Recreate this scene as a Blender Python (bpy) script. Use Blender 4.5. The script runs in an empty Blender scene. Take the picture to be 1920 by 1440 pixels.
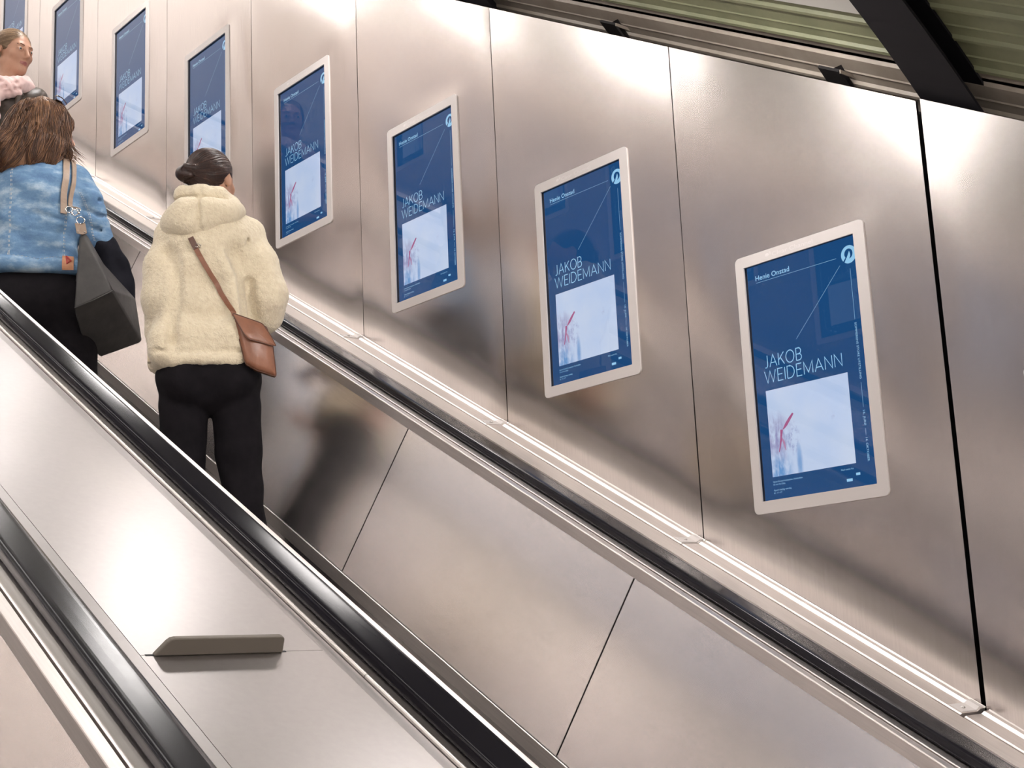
import bpy, bmesh, math, random
import numpy as np
from mathutils import Vector, Matrix, Quaternion

random.seed(7); RNG = np.random.default_rng(7)
SC = bpy.context.scene
COL = SC.collection

# ------------------------------------------------------------------ camera
TH = 0.5152210349895198                       # incline of the escalators (29.5 degrees)
EX = Vector((math.cos(TH), 0, -math.sin(TH)))  # down the slope
EN = Vector((math.sin(TH), 0, math.cos(TH)))   # out of the slope
cam_data = bpy.data.cameras.new('camera'); cam = bpy.data.objects.new('camera', cam_data); COL.objects.link(cam)
cam_data.sensor_width = 36; cam_data.lens = 49.873; cam_data.clip_start = 0.02; cam_data.clip_end = 100
cr = Vector((0.63813, 0.76861, -0.045067)); cu = Vector((0.183515, -0.094993, 0.978416)); cf = Vector((-0.747738, 0.632627, 0.201669))
M3 = Matrix((cr, cu, -cf)).transposed()
cam.matrix_world = Matrix.Translation((2.7246, -3.2181, -1.20798)) @ M3.to_4x4()
SC.camera = cam

# ------------------------------------------------------------------ world, exposure
W = bpy.data.worlds.new('world'); SC.world = W; W.use_nodes = True
W.node_tree.nodes['Background'].inputs[0].default_value = (1.0, 0.88, 0.78, 1); W.node_tree.nodes['Background'].inputs[1].default_value = 0.25
SC.view_settings.view_transform = 'Standard'; SC.view_settings.look = 'None'; SC.view_settings.gamma = 1; SC.view_settings.use_curve_mapping = False
SC.view_settings.exposure = 0.0
SC.cycles.use_denoising = True; SC.cycles.use_adaptive_sampling = True; SC.cycles.adaptive_threshold = .08; SC.cycles.max_bounces = 5; SC.cycles.glossy_bounces = 4; SC.cycles.light_sampling_threshold = .03; SC.cycles.diffuse_bounces = 2; SC.cycles.transparent_max_bounces = 6; SC.cycles.sample_clamp_indirect = 8
LAMP = 50.0; FILL = 12.0

# ------------------------------------------------------------------ helpers
def P3(s, Y, N):
    return Vector((s*EX.x + N*EN.x, Y, s*EX.z + N*EN.z))

class MB:
    def __init__(s): s.v = []; s.f = []; s.m = []
    def add(s, vs, fs, mi=0):
        o = len(s.v); s.v += [tuple(v) for v in vs]; s.f += [tuple(i+o for i in f) for f in fs]; s.m += [mi]*len(fs)
    def box(s, a, b, mi=0):
        x0, y0, z0 = a; x1, y1, z1 = b
        s.add([(x0,y0,z0),(x1,y0,z0),(x1,y1,z0),(x0,y1,z0),(x0,y0,z1),(x1,y0,z1),(x1,y1,z1),(x0,y1,z1)],
              [(0,3,2,1),(4,5,6,7),(0,1,5,4),(1,2,6,5),(2,3,7,6),(3,0,4,7)], mi)
    def extr(s, poly, s0, s1, mi=0, cuts=1):
        """profile polygon [(Y,N)] swept along the slope"""
        n = len(poly); vs = []; fs = []
        for k in range(cuts+1):
            t = s0+(s1-s0)*k/cuts
            vs += [P3(t, y, nn) for y, nn in poly]
        for k in range(cuts):
            for i in range(n):
                j = (i+1) % n
                fs.append((k*n+i, k*n+j, (k+1)*n+j, (k+1)*n+i))
        fs.append(tuple(range(n))[::-1]); fs.append(tuple(range(cuts*n, cuts*n+n)))
        s.add(vs, fs, mi)
    def sbox(s, s0, s1, y0, y1, n0, n1, mi=0):
        s.extr([(y0,n0),(y1,n0),(y1,n1),(y0,n1)], s0, s1, mi)
    def prism(s, pts, off, mi=0):
        """closed polygon (3D points) pushed along a vector"""
        n = len(pts); off = Vector(off); pts = [Vector(p) for p in pts]
        vs = pts+[p+off for p in pts]
        s.add(vs, [tuple(range(n))[::-1], tuple(range(n, 2*n))]+[(i, (i+1) % n, (i+1) % n+n, i+n) for i in range(n)], mi)
    def tube(s, pts, r, seg=8, mi=0, flat=None, closed=False):
        pts = [Vector(p) for p in pts]; n = len(pts)
        rs = r if isinstance(r, (list, tuple)) else [r]*n
        vs = []; up = None
        for i, p in enumerate(pts):
            if closed: d = pts[(i+1) % n]-pts[i-1]
            else: d = pts[min(i+1, n-1)]-pts[max(i-1, 0)]
            d.normalize()
            if up is None: up = Vector((0,0,1)) if abs(d.z) < .9 else Vector((1,0,0))
            a = up-d*up.dot(d); a.normalize(); b = d.cross(a); up = a
            for k in range(seg):
                w = 2*math.pi*k/seg
                vs.append(p+a*math.cos(w)*rs[i]*(1 if flat is None else flat)+b*math.sin(w)*rs[i])
        fs = []
        for i in range(n if closed else n-1):
            for k in range(seg):
                a0 = i*seg+k; a1 = i*seg+(k+1) % seg; i2 = (i+1) % n
                fs.append((a0, a1, i2*seg+(k+1) % seg, i2*seg+k))
        if not closed: fs.append(tuple(range(seg))[::-1]); fs.append(tuple((n-1)*seg+k for k in range(seg)))
        s.add(vs, fs, mi)
    def ball(s, c, r, seg=12, mi=0, sc=(1,1,1)):
        vs = []; fs = []; R = seg//2
        for i in range(1, R):
            for k in range(seg):
                a = math.pi*i/R; b = 2*math.pi*k/seg
                vs.append((c[0]+r*sc[0]*math.sin(a)*math.cos(b), c[1]+r*sc[1]*math.sin(a)*math.sin(b), c[2]+r*sc[2]*math.cos(a)))
        vs += [(c[0],c[1],c[2]+r*sc[2]), (c[0],c[1],c[2]-r*sc[2])]; T = len(vs)-2
        for i in range(R-2):
            for k in range(seg):
                fs.append((i*seg+k, (i+1)*seg+k, (i+1)*seg+(k+1) % seg, i*seg+(k+1) % seg))
        for k in range(seg):
            fs.append((T, k, (k+1) % seg)); fs.append((T+1, (R-2)*seg+(k+1) % seg, (R-2)*seg+k))
        s.add(vs, fs, mi)

def obj(name, mb, mats, parent=None, smooth=False, xf=None, bevel=0, recalc=True):
    vs = mb.v
    if xf is not None: vs = [xf @ Vector(v) for v in vs]
    else: vs = [Vector(v) for v in vs]
    if parent is None:
        c = Vector((sum(v.x for v in vs)/len(vs), sum(v.y for v in vs)/len(vs), min(v.z for v in vs)))
    else: c = parent.matrix_world.translation.copy() if not parent.parent else Vector(parent['_o'])
    me = bpy.data.meshes.new(name)
    me.from_pydata([tuple(v-c) for v in vs], [], mb.f)
    if not isinstance(mats, (list, tuple)): mats = [mats]
    for m in mats: me.materials.append(m)
    if len(mats) > 1: me.polygons.foreach_set('material_index', mb.m)
    if recalc:
        b = bmesh.new(); b.from_mesh(me); bmesh.ops.recalc_face_normals(b, faces=b.faces); b.to_mesh(me); b.free()
    if smooth: me.polygons.foreach_set('use_smooth', [True]*len(me.polygons))
    o = bpy.data.objects.new(name, me); COL.objects.link(o)
    o['_o'] = tuple(c)
    if parent is None: o.location = c; o.matrix_world = Matrix.Translation(c)
    else:
        o.parent = parent          # parts share the thing's origin
    if bevel:
        m = o.modifiers.new('bevel', 'BEVEL'); m.width = bevel; m.segments = 2; m.limit_method = 'ANGLE'; m.angle_limit = math.radians(40)
    return o

def tag(o, label=None, cat=None, group=None, kind=None):
    if label: o['label'] = label
    if cat: o['category'] = cat
    if group: o['group'] = group
    if kind: o['kind'] = kind
    return o
def struct(name, mb, mat, **k): return tag(obj(name, mb, mat, **k), kind='structure')
def thing(name, loc, label, cat, group=None):
    o = bpy.data.objects.new(name, None); COL.objects.link(o); o.location = loc; o.matrix_world = Matrix.Translation(loc)
    o.empty_display_size = .1; o['_o'] = tuple(loc)
    return tag(o, label, cat, group)
def clone(src, dloc, label=None):
    r = src.copy(); COL.objects.link(r); r.location = src.location+Vector(dloc)
    r['_o'] = tuple(Vector(src['_o'])+Vector(dloc))
    if label: r['label'] = label
    for ch in src.children:
        c = ch.copy(); COL.objects.link(c); c.parent = r
        for g in ch.children:
            d = g.copy(); COL.objects.link(d); d.parent = c
    return r

# ------------------------------------------------------------------ materials
def mat(name, col, rough=.5, metal=0, **k):
    m = bpy.data.materials.new(name); m.use_nodes = True; b = m.node_tree.nodes['Principled BSDF']
    b.inputs['Base Color'].default_value = (*col, 1); b.inputs['Roughness'].default_value = rough; b.inputs['Metallic'].default_value = metal
    for kk, v in k.items(): b.inputs[kk.replace('_', ' ')].default_value = v
    return m
def N_(m, t, **k):
    n = m.node_tree.nodes.new(t)
    for kk, v in k.items(): setattr(n, kk, v)
    return n
def L_(m, a, b): m.node_tree.links.new(a, b)
def coords(m, scale=(1,1,1), rot=(0,0,0)):
    g = N_(m, 'ShaderNodeNewGeometry'); mp = N_(m, 'ShaderNodeMapping'); mp.inputs['Scale'].default_value = scale; mp.inputs['Rotation'].default_value = rot
    r = N_(m, 'ShaderNodeMapping'); r.inputs['Rotation'].default_value = rot
    L_(m, g.outputs['Position'], r.inputs['Vector']); mp.inputs['Rotation'].default_value = (0,0,0)
    L_(m, r.outputs['Vector'], mp.inputs['Vector']); return mp.outputs['Vector']
def noise(m, vec, scale, detail=2, rough=.5):
    n = N_(m, 'ShaderNodeTexNoise'); n.inputs['Scale'].default_value = scale; n.inputs['Detail'].default_value = detail; n.inputs['Roughness'].default_value = rough
    L_(m, vec, n.inputs['Vector']); return n.outputs['Fac']
def ramp(m, fac, stops):
    r = N_(m, 'ShaderNodeValToRGB'); e = r.color_ramp.elements
    for i, (p, c) in enumerate(stops):
        el = e[i] if i < 2 else e.new(p)
        el.position = p; el.color = (*c, 1) if len(c) == 3 else c
    L_(m, fac, r.inputs[0]); return r.outputs[0]
def bump(m, facs, prev=None):
    """facs: list of (socket, strength, distance)"""
    last = None
    for f, st, d in facs:
        b = N_(m, 'ShaderNodeBump'); b.inputs['Strength'].default_value = st; b.inputs['Distance'].default_value = d
        L_(m, f, b.inputs['Height'])
        if last: L_(m, last, b.inputs['Normal'])
        last = b.outputs['Normal']
    L_(m, last, m.node_tree.nodes['Principled BSDF'].inputs['Normal'])

def steel(name, base, rough, wave=0, wscale=1.2, brush=(1,1,1), rot=(0,0,0), aniso=0, tanaxis=None, var=.06, bst=.05, wstretch=(1,1,1), rvar=.05):
    m = mat(name, base, rough, 1.0); b = m.node_tree.nodes['Principled BSDF']
    v = coords(m, brush, rot); n = noise(m, v, 60, 3, .6)
    big = noise(m, coords(m), 2.2, 3)
    c = ramp(m, n, [(.25, tuple(x*(1-var) for x in base)), (.75, tuple(min(1, x*(1+var)) for x in base))])
    L_(m, c, b.inputs['Base Color'])
    mr = N_(m, 'ShaderNodeMapRange'); mr.inputs['To Min'].default_value = rough-rvar; mr.inputs['To Max'].default_value = rough+rvar
    L_(m, big, mr.inputs['Value']); L_(m, mr.outputs[0], b.inputs['Roughness'])
    fs = []
    if wave: fs.append((noise(m, coords(m, wstretch), wscale, 1), 1.0, wave))
    if fs: bump(m, fs)
    if aniso:
        b.inputs['Anisotropic'].default_value = aniso
        cmb = N_(m, 'ShaderNodeCombineXYZ')
        for i in range(3): cmb.inputs[i].default_value = tanaxis[i]
        L_(m, cmb.outputs[0], b.inputs['Tangent'])
    return m

M = {}
M['wall'] = steel('brushed_wall_steel', (.615, .565, .54), .20, var=.06, rvar=.03, brush=(3, 3, .15), aniso=.3, tanaxis=(0,0,1), bst=.03)
M['panel'] = steel('brushed_balustrade_steel', (.76, .715, .695), .245, rvar=.006, var=.07, bst=.03, brush=(.2, 1, 3), rot=(0, -TH, 0), aniso=.3, tanaxis=tuple(EX))
M['deck'] = steel('satin_deck_steel', (.37, .343, .335), .36, rvar=.03, brush=(1, 1, 1), var=.03)
M['trim'] = steel('mill_finish_trim', (.86, .80, .77), .42, rvar=.02, brush=(.1, 3, 3), rot=(0, -TH, 0), aniso=.5, tanaxis=tuple(EX))
M['rail'] = mat('black_rubber', (.010, .009, .012), .22, 0, Specular_IOR_Level=.22)
_v = coords(M['rail'], (1,1,1)); _n = noise(M['rail'], _v, 30, 3, .6)
_mr = N_(M['rail'], 'ShaderNodeMapRange'); _mr.inputs['From Min'].default_value = .35; _mr.inputs['From Max'].default_value = .7; _mr.inputs['To Min'].default_value = .195; _mr.inputs['To Max'].default_value = .215
L_(M['rail'], _n, _mr.inputs['Value']); L_(M['rail'], _mr.outputs[0], M['rail'].node_tree.nodes['Principled BSDF'].inputs['Roughness'])
M['gap'] = mat('black_gap', (.01, .009, .010), .7)
M['step'] = steel('grooved_step', (.30, .29, .28), .45, brush=(1, 1, 1))
M['frame'] = mat('grey_powder_coat', (.52, .475, .455), .42, 0)
M['screw'] = mat('screw_steel', (.45, .42, .40), .35, 1)
M['fin'] = mat('cast_stop_plate', (.125, .105, .085), .5, .2)
M['beam'] = mat('black_painted_beam', (.010, .009, .011), .6, 0, Specular_IOR_Level=.15)
M['bracket'] = mat('dark_bracket', (.012, .010, .010), .6, 0, Specular_IOR_Level=.15)
M['white'] = mat('white_housing', (.75, .73, .68), .5)
def sheet(name, a, b_):
    m = mat(name, a, .5, 0); v = coords(m, (1, 1, 1)); n = noise(m, v, 5, 5, .7)
    L_(m, ramp(m, n, [(.35, a), (.7, b_)]), m.node_tree.nodes['Principled BSDF'].inputs['Base Color'])
    return m
M['ceil'] = sheet('green_painted_sheet', (.17, .175, .10), (.23, .23, .135))
M['ceil2'] = sheet('brown_stained_sheet', (.26, .215, .175), (.34, .29, .24))
def emis(name, col, st):
    m = bpy.data.materials.new(name); m.use_nodes = True; nt = m.node_tree; nt.nodes.clear()
    e = nt.nodes.new('ShaderNodeEmission'); e.inputs[0].default_value = (*col, 1); e.inputs[1].default_value = st
    o = nt.nodes.new('ShaderNodeOutputMaterial'); nt.links.new(e.outputs[0], o.inputs[0]); return m
M['lamp'] = emis('lamp_diffuser', (1.0, .958, .935), LAMP)
M['fill'] = emis('centre_lamp_diffuser', (1.0, .95, .915), FILL)
M['landing'] = emis('added_landing_glow_surface', (1.0, .96, .94), 7.0)  # glow of the panel added at the upper end
M['endwall'] = mat('plaster', (.78, .74, .71), .8)

# ------------------------------------------------------------------ tunnel shell
PX = 0.9; XS = 0.6885; TAN = math.tan(TH); WL = -3.9          # panel pitch, seam, left wall
S0, S1 = -11.0, 5.2
NT, NB = 0.5745, -0.828
SCW, SCH = 0.472, 0.778                                         # screen frame
def zN(x, N): return (N - x*EN.x)/EN.z
def wall_panel(name, x0, x1, screen_x, y, d, mtl, top=NT, amp=.0017):
    """upright steel sheet between two seams with a cut-out for the display and a gentle oil-canning; d = direction of its thickness"""
    ph = RNG.uniform(0, 6.28, 12)
    def wave(x, z):
        u = (x-x0)/(x1-x0); n = x*EX.z*-1*0 + z*EN.z + x*EN.x
        w = 0
        for i, (kx, kn, a_) in enumerate(((2.2, 5.5, 1.0), (4.4, 3.5, .6), (1.6, 10.0, .38), (6.5, 8.0, .22), (3.0, 17., .13))):
            w += a_*math.sin(kx*(x-x0)+kn*n+ph[i])
        e = 16*u*(1-u)*.25
        k = 1.0
        if screen_x is not None:
            dx = max(xa-x, x-xb, 0); dz = max(z0-z, z-z1, 0); k = min(1, math.hypot(dx, dz)/.07)
        return w*amp*min(1, e*3+.25)*k
    xa, xb = (screen_x+.014, screen_x+SCW-.014) if screen_x is not None else (x0+(x1-x0)*.25, x0+(x1-x0)*.75)
    z1 = -TAN*xa - .014 if screen_x is not None else 0
    if screen_x is not None: z1 = -TAN*screen_x-.014; z0 = z1-SCH+.028
    else: zc = zN((xa+xb)/2, -.1); z0, z1 = zc-.35, zc+.35
    xs = list(np.linspace(x0, xa, 7))+list(np.linspace(xa, xb, 13))[1:]+list(np.linspace(xb, x1, 7))[1:]
    vs = []; K1, K2, K3 = 14, 24, 14
    for x in xs:
        bz, tz = zN(x, NB), zN(x, top)
        zs = list(np.linspace(bz, z0, K1+1))+list(np.linspace(z0, z1, K2+1))[1:]+list(np.linspace(z1, tz, K3+1))[1:]
        for z in zs: vs.append((x, y+wave(x, z), z))
    R = K1+K2+K3+1; fs = []
    for i in range(len(xs)-1):
        for j in range(R-1):
            if screen_x is not None and 6 <= i < 18 and K1 <= j < K1+K2: continue
            q = (i*R+j, (i+1)*R+j, (i+1)*R+j+1, i*R+j+1)
            fs.append(q if d > 0 else q[::-1])
    mb = MB(); mb.add(vs, fs); nf = len(fs)
    # returned edges and flat back
    bz = lambda x: zN(x, NB); tz = lambda x: zN(x, top); yb_ = y+d*.010
    lx, rx = xs[0], xs[-1]
    def rim(ids):
        a = [vs[i] for i in ids]; b = [(v[0], yb_, v[2]) for v in a]; n = len(a); mb.add(a+b, [(i, i+1, n+i+1, n+i) for i in range(n-1)])
    rim(range(0, R)); rim(range((len(xs)-1)*R, len(xs)*R)); rim([i*R for i in range(len(xs))]); rim([i*R+R-1 for i in range(len(xs))])
    if screen_x is None: mb.add([(lx, yb_, bz(lx)), (rx, yb_, bz(rx)), (rx, yb_, tz(rx)), (lx, yb_, tz(lx))], [(0, 1, 2, 3)])
    o = struct(name, mb, mtl, recalc=False)
    o.data.polygons.foreach_set('use_smooth', [i < nf for i in range(len(o.data.polygons))])
    return o
def fix_normals(o, toward):
    pass
for k in range(-3, 12):
    x1 = XS-PX*k; x0 = x1-PX
    sx = -PX*k
    g = .0018 if k != 0 else .0018
    gr = .012 if k == 0 else .0018
    gl = .0018
    scr = sx if -1 <= k <= 8 else None
    wall_panel('wall_right', x0+gl, x1-(gr if k == 0 else g), scr, 0.0, 1, M['wall'], NT+(.008 if k == -1 else 0))
    wall_panel('wall_left', x0+gl, x1-g, sx if 0 <= k <= 8 else None, WL, -1, M['wall'])
# dark backing behind the seams
for nm, yy in (('wall_right_backing', .055), ('wall_left_backing', WL-.075)):
    mb = MB(); mb.sbox(S0, S1, yy, yy+.02, NB, NT-.02); struct(nm, mb, M['gap'])

# vault of profiled sheets
YC = WL/2; NC = -2.184; RC = 3.487
def vault_pt(Y, off=0):
    a = (Y-YC); n = math.sqrt(max(RC*RC-a*a, 0)); r = Vector((a, n)).normalized()
    return (YC+(RC-off)*r.x, NC+(RC-off)*r.y)
ang0 = math.asin((.55-YC)/RC)
def ribbed(a0, a1, period=.105, shift=0):
    out = []; n = int((a1-a0)*RC/period)+1
    for i in range(n):
        s = a0*RC+i*period+shift
        for ds, off in ((0, 0), (.046, 0), (.050, .003), (.053, 0), (.082, 0), (.088, .009), (.098, .009), (.1045, 0)):
            a = (s+ds)/RC
            if a > a1: break
            out.append((YC+(RC-off)*math.sin(a), NC+(RC-off)*math.cos(a)))
    return out
def sheet_mb(pts, s0, s1):
    mb = MB(); back = [(y+(y-YC)*.002, n+.004) for y, n in pts][::-1]
    vs = [P3(s0, *p) for p in pts]+[P3(s1, *p) for p in pts]; n = len(pts)
    mb.add(vs, [(i, i+1, n+i+1, n+i) for i in range(n-1)])
    vs = [P3(s0, y, nn+.012) for y, nn in pts]+[P3(s1, y, nn+.012) for y, nn in pts]
    mb.add(vs, [(i+1, i, n+i, n+i+1) for i in range(n-1)])
    return mb
a_step = math.asin((.043-YC)/RC)
struct('ceiling', sheet_mb(ribbed(-a_step, a_step, shift=.03), S0, S1), M['ceil'], recalc=False)
def lowsheet(sgn):
    pts = []
    for y, n in ribbed(a_step+.002, ang0, shift=.005):
        pts.append((y, n-.016))
    pts = [(pts[0][0], pts[0][1]+.02)]+pts
    if sgn < 0: pts = [(2*YC-y, n) for y, n in pts][::-1]
    return sheet_mb(pts, S0, S1)
struct('ceiling', lowsheet(1), M['ceil2'], recalc=False)
struct('ceiling', lowsheet(-1), M['ceil2'], recalc=False)
# outer sides behind the cladding
for y0 in (.45, WL-.47):
    mb = MB(); mb.sbox(S0, S1, y0, y0+.02, -3.2, .6); struct('wall_outer', mb, M['gap'])
mb = MB(); mb.sbox(S0, S1, WL-.5, .5, -2.75, -2.70); struct('floor', mb, M['gap'])
for ss in (S0-.07, S1+.02):
    mb = MB(); mb.sbox(ss, ss+.05, WL-.5, .5, -3.2, 1.35); struct('wall_end', mb, M['endwall'])

# ------------------------------------------------------------------ roof beams, brackets, lamps
def beam(x, label):
    o = thing('roof_beam', (x, 0, zN(x, .45)), label, 'beam', 'arched roof beams')
    hw = .088
    def arc(offs, w0, w1, nm):
        mb = MB(); vs = []; K = 48
        for i in range(K+1):
            Y = .20+(WL-.40)*i/K
            for off in offs:
                y, n = vault_pt(Y, off)
                for w in (w0, w1):
                    xx = x+w
                    vs.append((xx, y, zN(xx, n)))
        fs = []
        for i in range(K):
            a = i*4; b = a+4
            fs += [(a, a+1, b+1, b), (a+1, a+3, b+3, b+1), (a+3, a+2, b+2, b+3), (a+2, a, b, b+2)]
        fs += [(0, 2, 3, 1), (K*4, K*4+1, K*4+3, K*4+2)]
        mb.add(vs, fs); obj(nm, mb, M['beam'], o)
    arc((.085, .075), -hw, hw, 'lower_flange'); arc((.012, .003), -hw, hw, 'upper_flange'); arc((.075, .012), -.006, .006, 'web')
    return o
beam(.765, 'black arched roof beam crossing the green ceiling sheets at the right')
beam(-1.215, 'dark roof beam just showing above the wall top, left of the first')
for x, l in ((-3.195, 'dark roof beam further up the tunnel'), (2.745, 'dark roof beam over the lower end of the tunnel')): beam(x, l)

br = thing('ceiling_bracket', P3(.1, .17, .57), 'dark bracket notched into the sheet at the wall top, nearest the big beam', 'bracket', 'brackets along the wall top')
def bracket(x, first):
    global br
    yA, nA = vault_pt(.065, .034); yB, nB = vault_pt(.245, .034)
    if first:
        mb = MB()
        pts = [(x, yA, zN(x, nA-.014)), (x+.07, yA, zN(x+.07, nA-.014)), (x+.07, yB, zN(x+.07, nB-.014)), (x, yB, zN(x, nB-.014))]
        mb.prism(pts, tuple(-EN*.008)); obj('plate', mb, M['bracket'], br)
        mb = MB(); mb.prism([(x+.005, yA+.02, zN(x, nA-.03)), (x+.005, yB, zN(x, nB-.03)), (x+.005, yB, zN(x, nB-.06))], (.06, 0, 0)); obj('gusset', mb, M['bracket'], br)
        mb = MB(); mb.box((x+.071, yA, zN(x+.07, nA-.026)), (x+.074, yB, zN(x+.07, nA-.016))); obj('edge', mb, M['ceil2'], br)
bracket(.338, True)
for j, l in ((1, 'dark bracket at the wall top over the second display from the right'), (2, 'small dark bracket at the wall top further up'), (4, 'dark bracket at the wall top far up the tunnel')):
    clone(br, Vector((-PX*j, 0, PX*TAN*j)), l)

def lamp(x0, x1, side, label):
    def q(Y): return Y if side > 0 else 2*YC-Y
    c = P3(0, 0, 0); c = Vector(((x0+x1)/2, q(-.38), zN((x0+x1)/2, .8)))
    o = thing('ceiling_lamp', c, label, 'lamp', 'long ceiling lamps')
    def part(nm, poly, m, a, b):
        mb = MB(); vs = []
        for x in (a, b):
            for Y, n in poly: vs.append((x, q(Y), zN(x, n)))
        n = len(poly); mb.add(vs, [tuple(range(n)), tuple(range(n, 2*n))]+[(i, (i+1) % n, n+(i+1) % n, n+i) for i in range(n)])
        obj(nm, mb, m, o)
    part('reflector', [(-.105, .760), (-.34, .845), (-.34, .855), (-.105, .768)], M['white'], x0, x1)
    part('housing', [(-.342, .795), (-.334, .795), (-.334, .895), (-.56, .98), (-.56, .862), (-.342, .862)], M['white'], x0, x1)
    part('diffuser', [(-.37, .80), (-.53, .80), (-.55, .86), (-.35, .86)], M['lamp'], x0+.03, x1-.03)
    return o
for i, (xa, xb) in enumerate([(.765-1.98*k-.67, .765-1.98*k-.10) for k in (0, 1, 2, 3, 4, -1, -2)]):
    lamp(xa, xb, 1, 'long white lamp under the vault above the display wall'); lamp(xa, xb, -1, 'long white lamp above the opposite wall')

def centre_lamp(x0, x1, label):
    o = thing('centre_lamp', (( x0+x1)/2, YC, zN((x0+x1)/2, 1.2)), label, 'lamp', 'lamps along the crown of the vault')
    for nm, poly, m in (('housing', [(-.09, 1.235), (.09, 1.235), (.09, 1.285), (-.09, 1.285)], M['white']), ('diffuser', [(-.06, 1.20), (.06, 1.20), (.085, 1.234), (-.085, 1.234)], M['fill'])):
        mb = MB(); vs = []
        for x in (x0, x1):
            for Y, n in poly: vs.append((x, YC+Y, zN(x, n)))
        mb.add(vs, [(0,1,2,3), (7,6,5,4)]+[(i, (i+1) % 4, 4+(i+1) % 4, 4+i) for i in range(4)]); obj(nm, mb, m, o)
for k in (4, 3, 2, 1, 0, -1): centre_lamp(.765-1.98*k-1.85, .765-1.98*k-.13, 'long lamp at the crown of the vault, above the frame')
# added glowing panel, unseen, to brighten the far upper end of the walls
t_ = thing('added_landing_glow', P3(S0+.9, YC, .95), 'added unseen glowing panel over the upper landing, brightening the far walls', 'lamp')
mb = MB(); mb.sbox(S0+.25, S0+1.6, WL+.5, -.5, .93, .95); obj('diffuser', mb, M['landing'], t_)

# ------------------------------------------------------------------ wall foot trims
for k in range(-3, 12):
    x1 = XS-PX*k; x0 = x1-PX
    for side in (1, -1):
        f = (lambda y: y) if side > 0 else (lambda y: WL-y)
        mb = MB(); sl = lambda x, N: x*EX.x+zN(x, N)*EX.z
        g0 = .0015; g1 = .010 if k == 0 else .0015
        a = sl(x0, -.83)+g0+.006; b = sl(x1, -.83)-g1+.006
        prof = [(0, -.822), (-.005, -.8255), (-.022, -.8265), (-.030, -.8335), (-.098, -.8350), (-.101, -.8385), (-.103, -.8385), (-.103, -.87), (0, -.87)]
        mb.extr([(f(y), n) for y, n in prof], a, b)
        struct('trim_1' if side > 0 else 'trim_2', mb, M['trim'])
        if side > 0:
            t = thing('joint_clip', P3(b-.03, -.08, -.835), 'small screwed clip at the wall foot '+{0: 'under the rightmost display, by the wide black seam', 1: 'between the rightmost and second displays', 2: 'between the second and third displays from the right', 3: 'just right of the fleece jacket'}.get(k, 'out of sight'), 'clip', 'clips on the wall foot trim')
            mb = MB(); mb.extr([(-.006, -.8222), (-.024, -.8227), (-.034, -.8308), (-.097, -.8322), (-.097, -.8350), (-.032, -.8345), (-.02, -.8265), (-.006, -.8255)], b-.040, b-.003); obj('plate', mb, M['frame'], t)
            mb = MB(); mb.ball(P3(b-.021, -.066, -.8318), .0065, 10, sc=(1,1,.6)); obj('screw', mb, M['screw'], t, smooth=True)
for side in (1, -1):
    f = (lambda y: y) if side > 0 else (lambda y: WL-y)
    mb = MB(); mb.extr([(f(y), n) for y, n in [(-.1055, -.840), (-.150, -.8405), (-.154, -.838), (-.199, -.8385), (-.200, -.842), (-.205, -.8425), (-.205, -.88), (-.1055, -.88)]], S0, S1); struct('trim_3', mb, M['trim'])
    mb = MB(); mb.extr([(f(y), n) for y, n in [(-.2085, -.836), (-.300, -.829), (-.318, -.826), (-.318, -.88), (-.2085, -.88)]], S0, S1); struct('trim_4', mb, M['deck'])

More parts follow.
